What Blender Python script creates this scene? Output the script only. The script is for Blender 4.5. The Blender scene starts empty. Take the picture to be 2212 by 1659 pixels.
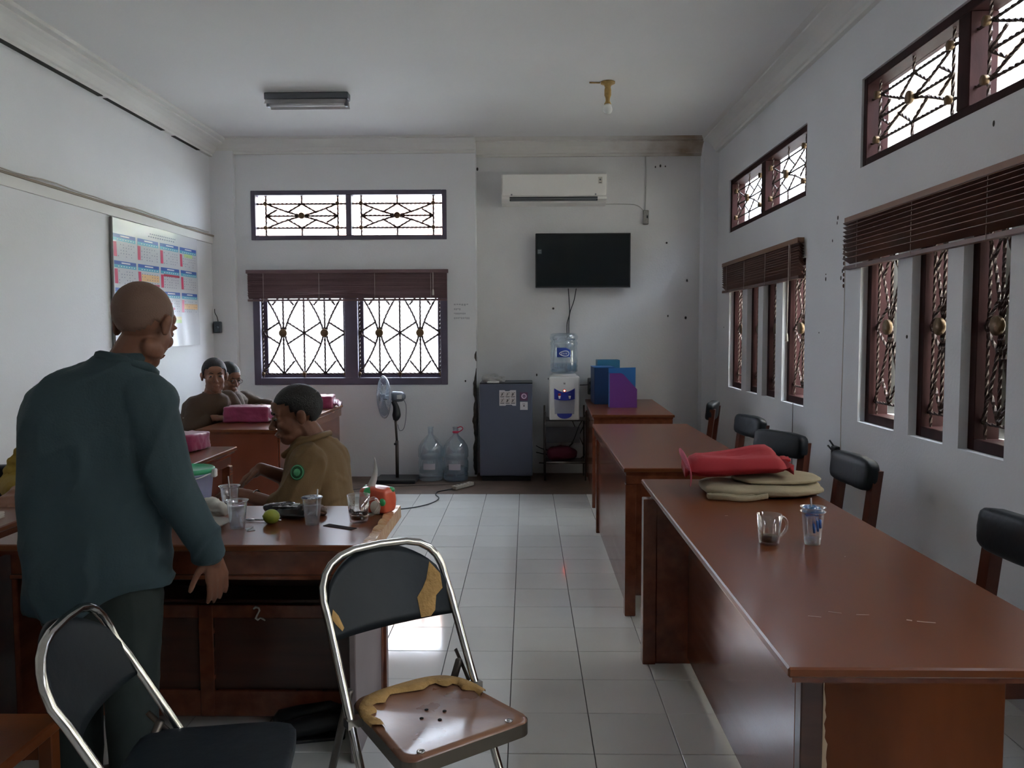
import bpy, bmesh, math, random
from mathutils import Vector, Matrix, noise
random.seed(7)
C = bpy.context.scene.collection
PI = math.pi

# ------------------------------------------------------------------ camera
cam_d = bpy.data.cameras.new('camera'); cam = bpy.data.objects.new('camera', cam_d); C.objects.link(cam)
cam_d.sensor_width = 36.0; cam_d.lens = 36.0*1743.86/2212.0; cam_d.clip_start = 0.05
r_ = Vector((0.99982463, 0.01847334, -0.00307299)); u_ = Vector((0.00188457, 0.06400834, 0.99794758)); f_ = Vector((-0.01863212, 0.99777837, -0.0639623))
M_ = Matrix((r_, u_, -f_)).transposed().to_4x4(); M_.translation = Vector((0, 0, 1.4587)); cam.matrix_world = M_
bpy.context.scene.camera = cam

# ------------------------------------------------------------------ light
SKY = 11.0
world = bpy.data.worlds.new('overcast_sky'); bpy.context.scene.world = world; world.use_nodes = True
wn = world.node_tree; wn.nodes.clear()
wo = wn.nodes.new('ShaderNodeOutputWorld'); wb = wn.nodes.new('ShaderNodeBackground')
wc = wn.nodes.new('ShaderNodeTexCoord'); ws = wn.nodes.new('ShaderNodeSeparateXYZ'); wr = wn.nodes.new('ShaderNodeValToRGB')
wn.links.new(wc.outputs['Generated'], ws.inputs[0]); wn.links.new(ws.outputs['Z'], wr.inputs[0])
wr.color_ramp.elements[0].position = 0.0; wr.color_ramp.elements[0].color = (0.74, 0.82, 0.95, 1)
wr.color_ramp.elements[1].position = 0.6; wr.color_ramp.elements[1].color = (0.80, 0.89, 1.0, 1)
wn.links.new(wr.outputs[0], wb.inputs[0]); wb.inputs[1].default_value = SKY; wn.links.new(wb.outputs[0], wo.inputs[0])
vs = bpy.context.scene.view_settings
vs.view_transform = 'Standard'; vs.look = 'None'; vs.gamma = 1.0; vs.use_curve_mapping = False; vs.exposure = 1.65
def portal(name, loc, rot, sx, sy):
    l = bpy.data.lights.new(name, 'AREA'); l.shape = 'RECTANGLE'; l.size = sx; l.size_y = sy; l.cycles.is_portal = True
    o = bpy.data.objects.new(name, l); C.objects.link(o); o.location = loc; o.rotation_euler = rot
portal('portal_back_window', (-1.77, 8.22, 1.5), (-PI/2, 0, 0), 1.95, 1.14)
portal('portal_back_clerestory', (-1.77, 8.22, 2.63), (-PI/2, 0, 0), 1.95, .49)
for yy in (6.65, 3.65, .65): portal('portal_right_clerestory', (1.99, yy, 2.63), (0, PI/2, 0), .49, 2.1)
for yy in (6.6, 3.6, .6): portal('portal_right_window', (1.99, yy, 1.5), (0, PI/2, 0), 1.14, 2.1)
sun_d = bpy.data.lights.new('sun', 'SUN'); sun_d.energy = 4.0; sun_d.angle = .02; sun_d.color = (1.0, .90, .76)
sun = bpy.data.objects.new('sun', sun_d); C.objects.link(sun); sun.rotation_euler = Vector((.60, .12, -.79)).to_track_quat('-Z', 'Y').to_euler()
sc = bpy.context.scene
try:
    sc.cycles.max_bounces = 9; sc.cycles.diffuse_bounces = 5; sc.cycles.glossy_bounces = 4; sc.cycles.transmission_bounces = 6
    sc.cycles.transparent_max_bounces = 12; sc.cycles.caustics_reflective = False; sc.cycles.caustics_refractive = False
    sc.cycles.sample_clamp_indirect = 6.0; sc.cycles.use_denoising = True
except Exception: pass

# ------------------------------------------------------------------ materials
MATS = {}
def mat(name, col, rough=.5, metal=0., var=0., vscale=4., bump=0., bscale=40., col2=None, stretch=None, coat=0., spec=.5,
        trans=0., ior=1.45, alpha=1., emit=None, estr=0., objvar=0., rvar=0., sheen=0., thr=None):
    if name in MATS: return MATS[name]
    m = bpy.data.materials.new(name); m.use_nodes = True; nt = m.node_tree; b = nt.nodes['Principled BSDF']
    MATS[name] = m
    def rgba(c): return (c[0], c[1], c[2], 1)
    b.inputs['Base Color'].default_value = rgba(col); b.inputs['Roughness'].default_value = rough; b.inputs['Metallic'].default_value = metal
    b.inputs['Specular IOR Level'].default_value = spec; b.inputs['Coat Weight'].default_value = coat; b.inputs['Coat Roughness'].default_value = .12
    b.inputs['Transmission Weight'].default_value = trans; b.inputs['IOR'].default_value = ior; b.inputs['Alpha'].default_value = alpha
    b.inputs['Sheen Weight'].default_value = sheen
    if emit: b.inputs['Emission Color'].default_value = rgba(emit); b.inputs['Emission Strength'].default_value = estr
    tc = nt.nodes.new('ShaderNodeTexCoord'); mp = nt.nodes.new('ShaderNodeMapping'); nt.links.new(tc.outputs['Object'], mp.inputs[0])
    if stretch: mp.inputs['Scale'].default_value = stretch
    out = None
    if var > 0 or col2:
        n = nt.nodes.new('ShaderNodeTexNoise'); n.inputs['Scale'].default_value = vscale; n.inputs['Detail'].default_value = 5
        nt.links.new(mp.outputs[0], n.inputs['Vector'])
        rp = nt.nodes.new('ShaderNodeValToRGB')
        lo, hi = thr if thr else (.3, .7)
        rp.color_ramp.elements[0].position = lo; rp.color_ramp.elements[1].position = hi
        c2 = col2 if col2 else tuple(c*(1-var) for c in col)
        rp.color_ramp.elements[0].color = rgba(c2); rp.color_ramp.elements[1].color = rgba(col)
        nt.links.new(n.outputs['Fac'], rp.inputs[0]); out = rp.outputs[0]
        if rvar:
            mr = nt.nodes.new('ShaderNodeMapRange'); mr.inputs['To Min'].default_value = max(0.02, rough-rvar); mr.inputs['To Max'].default_value = rough+rvar
            nt.links.new(n.outputs['Fac'], mr.inputs[0]); nt.links.new(mr.outputs[0], b.inputs['Roughness'])
    if objvar > 0:
        oi = nt.nodes.new('ShaderNodeObjectInfo'); hs = nt.nodes.new('ShaderNodeHueSaturation')
        mr = nt.nodes.new('ShaderNodeMapRange'); mr.inputs['To Min'].default_value = 1-objvar; mr.inputs['To Max'].default_value = 1+objvar
        nt.links.new(oi.outputs['Random'], mr.inputs[0]); nt.links.new(mr.outputs[0], hs.inputs['Value'])
        if out: nt.links.new(out, hs.inputs['Color'])
        else: hs.inputs['Color'].default_value = rgba(col)
        out = hs.outputs[0]
    if out: nt.links.new(out, b.inputs['Base Color'])
    if bump > 0:
        n2 = nt.nodes.new('ShaderNodeTexNoise'); n2.inputs['Scale'].default_value = bscale; n2.inputs['Detail'].default_value = 4
        nt.links.new(mp.outputs[0], n2.inputs['Vector'])
        bp = nt.nodes.new('ShaderNodeBump'); bp.inputs['Strength'].default_value = bump; bp.inputs['Distance'].default_value = .01 if bump < .85 or bscale > 20 else .05
        nt.links.new(n2.outputs['Fac'], bp.inputs['Height']); nt.links.new(bp.outputs[0], b.inputs['Normal'])
    return m
def thin_glass(name, tint=(.95, .97, 1), refl=.08, rough=.02, haze=0.):
    if name in MATS: return MATS[name]
    m = bpy.data.materials.new(name); m.use_nodes = True; nt = m.node_tree; nt.nodes.clear(); MATS[name] = m
    o = nt.nodes.new('ShaderNodeOutputMaterial'); t = nt.nodes.new('ShaderNodeBsdfTransparent'); g = nt.nodes.new('ShaderNodeBsdfGlossy')
    mx = nt.nodes.new('ShaderNodeMixShader'); lw = nt.nodes.new('ShaderNodeLayerWeight'); lw.inputs['Blend'].default_value = .25
    mr = nt.nodes.new('ShaderNodeMapRange'); mr.inputs['To Min'].default_value = refl; mr.inputs['To Max'].default_value = .9
    t.inputs[0].default_value = (*tint, 1); g.inputs[0].default_value = (1, 1, 1, 1); g.inputs['Roughness'].default_value = rough
    nt.links.new(lw.outputs['Facing'], mr.inputs[0]); nt.links.new(mr.outputs[0], mx.inputs[0]); nt.links.new(t.outputs[0], mx.inputs[1]); nt.links.new(g.outputs[0], mx.inputs[2])
    last = mx
    if haze > 0:
        d = nt.nodes.new('ShaderNodeBsdfTranslucent'); d2 = nt.nodes.new('ShaderNodeBsdfDiffuse'); a = nt.nodes.new('ShaderNodeMixShader'); a.inputs[0].default_value = .5
        d.inputs[0].default_value = (*tint, 1); d2.inputs[0].default_value = (*tint, 1)
        nt.links.new(d.outputs[0], a.inputs[1]); nt.links.new(d2.outputs[0], a.inputs[2])
        m2 = nt.nodes.new('ShaderNodeMixShader'); m2.inputs[0].default_value = haze
        nt.links.new(mx.outputs[0], m2.inputs[1]); nt.links.new(a.outputs[0], m2.inputs[2]); last = m2
    nt.links.new(last.outputs[0], o.inputs[0])
    return m
wall_m = mat('wall_paint', (.82, .825, .84), .75, var=.07, vscale=1.2, bump=.12, bscale=60, spec=.3)
wall_low = mat('old_wall_paint', (.80, .795, .79), .75, var=.12, vscale=1.6, bump=.16, bscale=50, spec=.3)
ceil_m = mat('ceiling_paint', (.82, .82, .81), .85, var=.06, vscale=.8, bump=.05, bscale=80, spec=.2)
trim_m = mat('cornice_paint', (.80, .79, .76), .7, var=.08, vscale=2, bump=.08, bscale=50)
tile_m = mat('cream_tile', (.76, .76, .73), .09, var=.05, vscale=3, objvar=.035, spec=.55, bump=.015, bscale=14)
grout_m = mat('dark_grout', (.10, .095, .09), .9)
brown_floor_m = mat('worn_brown_floor', (.17, .115, .085), .55, var=.35, vscale=5, bump=.1, bscale=30)
W = dict(stretch=(1.2, 14, 14))
wood_m = mat('red_brown_lacquered_wood', (.20, .060, .028), .22, col2=(.115, .031, .016), vscale=2.2, stretch=(9, .8, 9), coat=.35, rvar=.07, bump=.03, bscale=18)
wood_top = mat('lacquered_desk_top', (.165, .047, .015), .30, col2=(.14, .042, .016), vscale=1.2, stretch=(4, .5, 4), spec=.32, coat=.10, thr=(.2, .8))
wood_dark = mat('dark_brown_wood', (.085, .028, .017), .3, col2=(.05, .016, .011), vscale=2.2, stretch=(1, 9, 9), coat=.3, bump=.03, bscale=18)
wood_orange = mat('orange_brown_wood', (.20, .055, .016), .30, col2=(.08, .022, .008), vscale=2.0, stretch=(2, 2, .7), spec=.2, bump=.02)
wood_raw = mat('raw_chipped_wood', (.60, .40, .22), .35, col2=(.45, .19, .07), vscale=18, bump=.6, bscale=60, coat=.4)
frame_m = mat('maroon_window_frame', (.040, .014, .014), .6, col2=(.024, .009, .009), vscale=5, stretch=(3, 3, 1), bump=.05, spec=.12)
frame_b = mat('hazed_dark_window_frame', (.13, .11, .16), .5, col2=(.10, .085, .12), vscale=5, bump=.04)  # bluish haze around the bright window mixed into the frame colour
iron_m = mat('dark_twisted_iron', (.055, .032, .026), .45, metal=.3, bump=.1, bscale=90)
rosette_m = mat('tarnished_brass_rosette', (.16, .10, .05), .45, metal=.5, bump=.3, bscale=60)
blind_m = mat('brown_blind_slat', (.12, .050, .034), .4, var=.25, vscale=3, stretch=(9, 1, 9), objvar=.12)
blind_top = mat('tan_blind_rail', (.24, .115, .06), .4, var=.2, vscale=3)
cord_m = mat('pale_cord', (.62, .58, .52), .7)
casement_m = mat('dark_open_casement', (.030, .026, .022), .25, var=.2)
white_pl = mat('white_plastic', (.90, .88, .83), .30)
cream_pl = mat('cream_plastic', (.60, .57, .49), .4)
black_pl = mat('black_plastic', (.015, .016, .02), .35)
screen_m = mat('dark_screen', (.012, .016, .018), .12, spec=.4)
chrome_m = mat('worn_chrome', (.62, .60, .57), .16, metal=1., var=.2, vscale=30, rvar=.05)
dark_metal = mat('dark_metal_tube', (.10, .085, .075), .35, metal=.8)
vinyl_m = mat('black_vinyl', (.009, .013, .018), .48, var=.2, vscale=8, bump=.12, bscale=30, spec=.35)
chair_wood = mat('chair_red_wood', (.15, .040, .020), .3, col2=(.09, .022, .012), vscale=3, stretch=(6, 6, 1), coat=.3)

# ------------------------------------------------------------------ mesh helpers
class MB:
    def __init__(s): s.v = []; s.f = []; s.mi = []; s.sm = []; s.mats = []
    def _m(s, m):
        if m is None: m = s.mats[0] if s.mats else None
        if m is None: return 0
        if m not in s.mats: s.mats.append(m)
        return s.mats.index(m)
    def add(s, vs, fs, m=None, smooth=False, T=None):
        o = len(s.v); k = s._m(m)
        for p in vs:
            p = Vector(p); s.v.append(T @ p if T is not None else p)
        for f in fs: s.f.append([i+o for i in f]); s.mi.append(k); s.sm.append(smooth)
        return s
    def box(s, x0, x1, y0, y1, z0, z1, m=None, bev=0., T=None):
        if x0 > x1: x0, x1 = x1, x0
        if y0 > y1: y0, y1 = y1, y0
        if z0 > z1: z0, z1 = z1, z0
        if bev <= 0:
            vs = [(x, y, z) for z in (z0, z1) for y in (y0, y1) for x in (x0, x1)]
            return s.add(vs, [(0, 2, 3, 1), (4, 5, 7, 6), (0, 1, 5, 4), (2, 6, 7, 3), (0, 4, 6, 2), (1, 3, 7, 5)], m, False, T)
        bm = bmesh.new(); bmesh.ops.create_cube(bm, size=1)
        for v in bm.verts: v.co = Vector(((x0+x1)/2+v.co.x*(x1-x0), (y0+y1)/2+v.co.y*(y1-y0), (z0+z1)/2+v.co.z*(z1-z0)))
        b = min(bev, .45*min(x1-x0, y1-y0, z1-z0))
        bmesh.ops.bevel(bm, geom=list(bm.edges), offset=b, segments=2 if b > .006 else 1, affect='EDGES', profile=.6)
        bm.verts.index_update()
        s.add([v.co.copy() for v in bm.verts], [[v.index for v in f.verts] for f in bm.faces], m, False, T); bm.free(); return s
    def tube(s, pts, r, m=None, n=8, T=None, caps=True, twist=0., closed=False, smooth=True, flat=1.):
        pts = [Vector(p) for p in pts]; N = len(pts); rr = r if isinstance(r, (list, tuple)) else [r]*N
        vs = []; fs = []; prev = None
        for i, p in enumerate(pts):
            if closed: t = pts[(i+1) % N]-pts[i-1]
            else: t = pts[min(i+1, N-1)]-pts[max(i-1, 0)]
            if t.length < 1e-9: t = Vector((0, 0, 1))
            t.normalize()
            if prev is None:
                a = Vector((0, 0, 1)) if abs(t.z) < .9 else Vector((1, 0, 0))
                a = (a-t*a.dot(t)).normalized()
            else:
                a = prev-t*prev.dot(t)
                a = a.normalized() if a.length > 1e-6 else Vector((1, 0, 0))
            prev = a; b = t.cross(a)
            for k in range(n):
                an = 2*PI*k/n+twist*i
                vs.append(p+(a*math.cos(an)+b*math.sin(an)*flat)*rr[i])
        for i in range(N if closed else N-1):
            j = (i+1) % N
            for k in range(n): fs.append((i*n+k, i*n+(k+1) % n, j*n+(k+1) % n, j*n+k))
        if caps and not closed: fs.append(tuple(range(n-1, -1, -1))); fs.append(tuple((N-1)*n+k for k in range(n)))
        return s.add(vs, fs, m, smooth, T)
    def lathe(s, prof, c=(0, 0, 0), m=None, n=24, T=None, smooth=True, cap=True):
        vs = []; fs = []; N = len(prof)
        for r, z in prof:
            for k in range(n):
                a = 2*PI*k/n; vs.append((c[0]+r*math.cos(a), c[1]+r*math.sin(a), c[2]+z))
        for i in range(N-1):
            for k in range(n): fs.append((i*n+k, i*n+(k+1) % n, (i+1)*n+(k+1) % n, (i+1)*n+k))
        if cap:
            if prof[0][0] > 1e-5: fs.append(tuple(range(n-1, -1, -1)))
            if prof[-1][0] > 1e-5: fs.append(tuple((N-1)*n+k for k in range(n)))
        return s.add(vs, fs, m, smooth, T)
    def ell(s, c, r, m=None, R=None, n=12, T=None):
        vs = []; fs = []; rings = max(6, n*2//3)
        for i in range(rings+1):
            th = PI*i/rings
            for k in range(n):
                a = 2*PI*k/n; p = Vector((r[0]*math.sin(th)*math.cos(a), r[1]*math.sin(th)*math.sin(a), r[2]*math.cos(th)))
                if R is not None: p = R @ p
                vs.append(Vector(c)+p)
        for i in range(rings):
            for k in range(n): fs.append((i*n+k, (i+1)*n+k, (i+1)*n+(k+1) % n, i*n+(k+1) % n))
        return s.add(vs, fs, m, True, T)
    def prism(s, poly, h, m=None, T=None, z=0.):
        n = len(poly); vs = [(x, y, z) for x, y in poly]+[(x, y, z+h) for x, y in poly]
        fs = [tuple(range(n-1, -1, -1)), tuple(range(n, 2*n))]+[(i, (i+1) % n, n+(i+1) % n, n+i) for i in range(n)]
        return s.add(vs, fs, m, False, T)
    def cap(s, p0, r0, p1, r1, m=None, n=12):
        p0 = Vector(p0); p1 = Vector(p1); d = p1-p0; L = max(d.length, 1e-4); d = d/L
        ps = []; rs = []
        for i in range(4): a = PI/2*(1-i/4); ps.append(p0-d*r0*math.sin(a)); rs.append(max(1e-3, r0*math.cos(a)))
        ps.append(p0); rs.append(r0); ps.append(p1); rs.append(r1)
        for i in range(1, 5): a = PI/2*i/4; ps.append(p1+d*r1*math.sin(a)); rs.append(max(1e-3, r1*math.cos(a)))
        return s.tube(ps, rs, m, n)
    def build(s, name, m=None, parent=None, weld=False, auto=False):
        me = bpy.data.meshes.new(name); me.from_pydata([tuple(v) for v in s.v], [], s.f)
        ms = s.mats if s.mats and s.mats[0] is not None else []
        if m is not None and not ms: ms = [m]
        for x in ms: me.materials.append(x)
        if ms: me.polygons.foreach_set('material_index', s.mi)
        me.polygons.foreach_set('use_smooth', s.sm); me.update()
        if weld:
            bm = bmesh.new(); bm.from_mesh(me); bmesh.ops.remove_doubles(bm, verts=bm.verts, dist=1e-5); bmesh.ops.recalc_face_normals(bm, faces=bm.faces); bm.to_mesh(me); bm.free()
        o = bpy.data.objects.new(name, me); C.objects.link(o)
        if parent is not None: o.parent = parent
        return o
def mb(m=None):
    x = MB()
    if m is not None: x.mats.append(m)
    return x
def thing(name, label, cat, loc=(0, 0, 0), rz=0., group=None):
    o = bpy.data.objects.new(name, None); C.objects.link(o); o.location = loc; o.rotation_euler = (0, 0, rz); o.empty_display_size = .1
    o['label'] = label; o['category'] = cat
    if group: o['group'] = group
    return o
def tag(o, label, cat, group=None):
    o['label'] = label; o['category'] = cat
    if group: o['group'] = group
    return o
def struct(o): o['kind'] = 'structure'; return o
def copy_tree(o, parent=None):
    c = o.copy(); C.objects.link(c)
    if parent is not None: c.parent = parent
    for ch in list(o.children): copy_tree(ch, c)
    return c
def relabel(o, label, cat=None, group=None):
    o['label'] = label
    if cat: o['category'] = cat
    if group: o['group'] = group
def Tm(loc=(0, 0, 0), rx=0., ry=0., rz=0.):
    return Matrix.Translation(loc) @ Matrix.Rotation(rz, 4, 'Z') @ Matrix.Rotation(ry, 4, 'Y') @ Matrix.Rotation(rx, 4, 'X')
def arc(p0, p1, sag, n=10, ax=(0, 0, -1)):
    p0 = Vector(p0); p1 = Vector(p1); a = Vector(ax)
    return [p0.lerp(p1, i/n)+a*sag*4*(i/n)*(1-i/n) for i in range(n+1)]
def spline(pts, n=6):
    P = [Vector(p) for p in pts]; out = []
    for i in range(len(P)-1):
        a = P[max(i-1, 0)]; b = P[i]; c = P[i+1]; d = P[min(i+2, len(P)-1)]
        for k in range(n):
            t = k/n; out.append(.5*((2*b)+(c-a)*t+(2*a-5*b+4*c-d)*t*t+(3*b-a-3*c+d)*t*t*t))
    out.append(P[-1]); return out

# ------------------------------------------------------------------ room shell
XL, XR, YB, YR, ZC = -3.14, 1.90, 8.10, 8.30, 3.36
YF = -2.5
def wall_cells(m, a0, a1, z0, z1, holes, put):
    As = sorted(set([a0, a1]+[h[0] for h in holes]+[h[1] for h in holes])); Zs = sorted(set([z0, z1]+[h[2] for h in holes]+[h[3] for h in holes]))
    for i in range(len(As)-1):
        for j in range(len(Zs)-1):
            ca = (As[i]+As[i+1])/2; cz = (Zs[j]+Zs[j+1])/2
            if any(h[0] < ca < h[1] and h[2] < cz < h[3] for h in holes): continue
            put(m, As[i], As[i+1], Zs[j], Zs[j+1])
BW = (-2.750, -.796, .935, 2.06); BC = (-2.750, -.797, 2.385, 2.872)
m = mb(wall_m)
wall_cells(m, XL-.15, -.51, -.02, ZC, [BW, BC], lambda q, a, b, c, d: q.box(a, b, YB, YB+.24, c, d))
m.box(XL, -2.905, YB-.05, YB, 0, ZC); wall_back = struct(m.build('wall_back'))
m = mb(wall_low); m.box(-.51, XR+.15, YR, YR+.15, -.02, ZC); m.box(1.755, XR, 8.14, YR, 0, ZC, wall_m); rec = m.build('recessed_wall', parent=wall_back)
def slots(y): return [(y+1.971-.0, y+2.433, .94, 1.97), (y+1.479, y+1.817, .94, 1.97), (y+1.004, y+1.347, .94, 1.97), (y+.358, y+.845, .94, 1.97)]
BAY = {1: 5.213, 2: 2.227, 3: -.76}  # third bay is unseen behind the camera, its windows added to brighten the room
CLER = {1: (5.60, 7.70, 2.38, 2.87), 2: (2.60, 4.705, 2.385, 2.88), 3: (-.4, 1.7, 2.385, 2.88)}
holes = []
for k in BAY: holes += slots(BAY[k]); holes.append(CLER[k])
m = mb(wall_m); wall_cells(m, YF-.15, YR+.15, -.02, ZC, holes, lambda q, a, b, c, d: q.box(XR, XR+.15, a, b, c, d)); wall_right = struct(m.build('wall_right'))
m = mb(wall_m); m.box(XL-.15, XL, YF-.15, YB+.2, -.02, ZC); wall_left = struct(m.build('wall_left'))
m = mb(wall_m); wall_cells(m, XL-.15, XR+.15, -.02, ZC, [], lambda q, a, b, c, d: q.box(a, b, YF-.15, YF, c, d)); struct(m.build('wall_rear'))
m = mb(ceil_m); m.box(XL-.15, XR+.15, YF-.15, YR+.15, ZC, ZC+.12); struct(m.build('ceiling'))
# floor with separate tiles
m = mb(grout_m); m.box(XL-.15, XR+.15, YF-.15, YR+.15, -.12, -.010); floor = struct(m.build('floor'))
m = mb(brown_floor_m); m.box(XL, XR, 7.217, YR, -.010, 0.0); bf = m.build('brown_floor_strip', parent=floor)
X0, Y0, TS = -.0687, 2.714, .30
tile_cache = {}
def tile_mesh(w, d):
    k = (round(w, 4), round(d, 4))
    if k not in tile_cache:
        bm = bmesh.new(); bmesh.ops.create_cube(bm, size=1)
        for v in bm.verts: v.co = Vector((v.co.x*w, v.co.y*d, (v.co.z-.5)*.010))
        bmesh.ops.bevel(bm, geom=[e for e in bm.edges if all(v.co.z > -.001 for v in e.verts)], offset=.0012, segments=1, affect='EDGES')
        me = bpy.data.meshes.new('tile'); bm.to_mesh(me); bm.free(); me.materials.append(tile_m); tile_cache[k] = me
    return tile_cache[k]
stuff = mb(tile_m)
for j in range(-18, 15):
    for i in range(-11, 7):
        xa, xb = max(XL, X0+TS*i), min(XR, X0+TS*(i+1)); ya, yb = max(YF, Y0+TS*j), Y0+TS*(j+1)
        if xb-xa < .02 or yb-ya < .02: continue
        g = .0016
        if j >= -1:
            o = bpy.data.objects.new('tile', tile_mesh(xb-xa-2*g, yb-ya-2*g)); C.objects.link(o); o.parent = floor
            o.location = ((xa+xb)/2, (ya+yb)/2, random.uniform(-.0006, .0002))
            o.rotation_euler = (random.uniform(-.0006, .0006), random.uniform(-.0006, .0006), 0)
        else: stuff.box(xa+g, xb-g, ya+g, yb-g, -.01, 0)
o = stuff.build('rear_tiles', parent=floor); o['kind'] = 'stuff'
# cornices
def cornice(name, a0, a1, wallpos, sgn, axis, zb=3.215, proj=.20, material=trim_m):
    prof = [(0, zb), (.035, zb), (.035, zb+.022), (.05, zb+.03), (.06, zb+.055), (.09, zb+.085), (.125, zb+.105), (.155, zb+.115), (.155, zb+.13), (proj, zb+.134), (proj, ZC), (0, ZC)]
    vs = []; n = len(prof)
    for a in (a0, a1):
        for d, z in prof:
            c = wallpos+sgn*d
            vs.append((c, a, z) if axis == 'y' else (a, c, z))
    fs = [(i, (i+1) % n, n+(i+1) % n, n+i) for i in range(n)]+[tuple(range(n)), tuple(range(2*n-1, n-1, -1))]
    q = mb(material); q.add(vs, fs); o = q.build(name, weld=True); return struct(o)
stain = bpy.data.materials.new('damp_stained_cornice'); stain.use_nodes = True; nt = stain.node_tree; b = nt.nodes['Principled BSDF']; b.inputs['Roughness'].default_value = .8
tc = nt.nodes.new('ShaderNodeTexCoord'); n1 = nt.nodes.new('ShaderNodeTexNoise'); n1.inputs['Scale'].default_value = 2.2; n1.inputs['Detail'].default_value = 7
sp = nt.nodes.new('ShaderNodeSeparateXYZ'); mrx = nt.nodes.new('ShaderNodeMapRange'); mrx.inputs['From Min'].default_value = -.1; mrx.inputs['From Max'].default_value = 1.5
ad = nt.nodes.new('ShaderNodeMath'); ad.operation = 'MULTIPLY'; rp = nt.nodes.new('ShaderNodeValToRGB')
rp.color_ramp.elements[0].position = .34; rp.color_ramp.elements[0].color = (.78, .76, .72, 1)
rp.color_ramp.elements[1].position = .66; rp.color_ramp.elements[1].color = (.34, .24, .15, 1)
nt.links.new(tc.outputs['Object'], n1.inputs['Vector']); nt.links.new(tc.outputs['Object'], sp.inputs[0]); nt.links.new(sp.outputs['X'], mrx.inputs[0])
nt.links.new(mrx.outputs[0], ad.inputs[0]); nt.links.new(n1.outputs['Fac'], ad.inputs[1]); nt.links.new(ad.outputs[0], rp.inputs[0]); nt.links.new(rp.outputs[0], b.inputs['Base Color'])
cornice('trim_1', YF, YB, XL, 1, 'y', 3.20); cornice('trim_2', YF, YR, XR, -1, 'y', 3.225)
cornice('trim_3', XL, -.51, YB, -1, 'x', 3.225); cornice('trim_4', -.51, XR, YR, -1, 'x', 3.225, proj=.30, material=stain)
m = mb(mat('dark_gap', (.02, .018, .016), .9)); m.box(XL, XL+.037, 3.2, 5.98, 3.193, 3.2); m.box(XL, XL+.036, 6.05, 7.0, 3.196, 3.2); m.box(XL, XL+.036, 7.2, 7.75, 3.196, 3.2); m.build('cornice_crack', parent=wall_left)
m = mb(trim_m); m.box(XL, XL+.018, YF, YB-.05, 2.345, 2.415); m.box(XL, XL+.03, YF, YB-.05, 2.415, 2.43, mat('dusty_rail_top', (.30, .25, .20), .8)); struct(m.build('trim_5'))
m = mb(mat('pale_cable', (.42, .38, .33), .6)); m.tube([(XL+.034, y, 2.44+.006*math.sin(y*5)+.004*math.sin(y*11)) for y in [1+i*.15 for i in range(47)]], .005, n=6); m.build('rail_cable', parent=wall_left)
# cracked plaster at the step in the back wall
m = mb(mat('exposed_rubble', (.10, .085, .07), .95, bump=.8, bscale=50, var=.4, vscale=30))
for z0, z1, w in ((1.17, 1.27, .022), (.02, 1.1, .045)):
    n = int((z1-z0)/.03); L = []; R = []
    for i in range(n+1):
        t = i/n; e = math.sin(PI*min(1, max(0, t))) if z1 > 1.2 else min(1, (1-t)*5)*min(1., .45+.55*abs(math.sin(t*9)))
        L.append(-.513-w*e*(.6+.4*random.random())); R.append(-.508)
    for i in range(n):
        za = z0+(z1-z0)*i/n; zb = z0+(z1-z0)*(i+1)/n
        m.add([(L[i], YB-.004, za), (R[i], YB-.004, za), (R[i+1], YB-.004, zb), (L[i+1], YB-.004, zb), (L[i], YB+.01, za), (R[i], YB+.01, za), (R[i+1], YB+.01, zb), (L[i+1], YB+.01, zb)], [(0, 1, 2, 3), (0, 3, 7, 4), (1, 5, 6, 2), (0, 4, 5, 1), (3, 2, 6, 7)])
m.build('plaster_crack', parent=wall_back)
# nail holes and chips
chip = mat('wall_chip', (.045, .04, .035), .9)
def chips(parent, pts, nrm, s=.008):
    for p in pts:
        q = mb(chip); R = s*random.uniform(.7, 1.4)
        q.ell((0, 0, 0), (R if nrm != 'x' else .002, R if nrm == 'x' else .002, R*random.uniform(.8, 1.9)), n=6); o = q.build('wall_chip', parent=parent); o.location = p
chips(wall_right, [(XR, y, z) for y, z in [(5.02, 2.15), (5.03, 2.12), (5.2, 1.82), (5.2, 1.79), (4.93, 1.82), (4.95, 1.78), (5.3, 1.45), (3.38, 2.30), (4.08, 1.43), (7.9, 1.85), (7.85, 1.5), (5.1, 2.02)]], 'x')
chips(wall_back, [(1.42, YR, 2.36), (1.63, YR, 1.98), (.27, YR, 1.70), (1.44, YR, 1.62), (1.62, YR, 1.60), (.22, YR, .98), (.1, YR, 1.02), (1.35, YR, 3.13), (1.30, YR, 3.12), (1.40, YR, 3.125), (-.5, YR, 3.11), (.35, YR, 2.78), (-.62, YB, .97)], 'y')
ink = mat('faint_wall_print', (.47, .47, .50), .8)
m = mb(ink)
for r, (n, w) in enumerate(((6, .15), (4, .07), (8, .12), (9, .16))):
    for i in range(n): m.box(-.73+w*i/n, -.73+w*(i+.7)/n, YB-.0015, YB, 1.735-.045*r-.012*random.random(), 1.745-.045*r)
m.build('faint_lettering', parent=wall_back)

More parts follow.
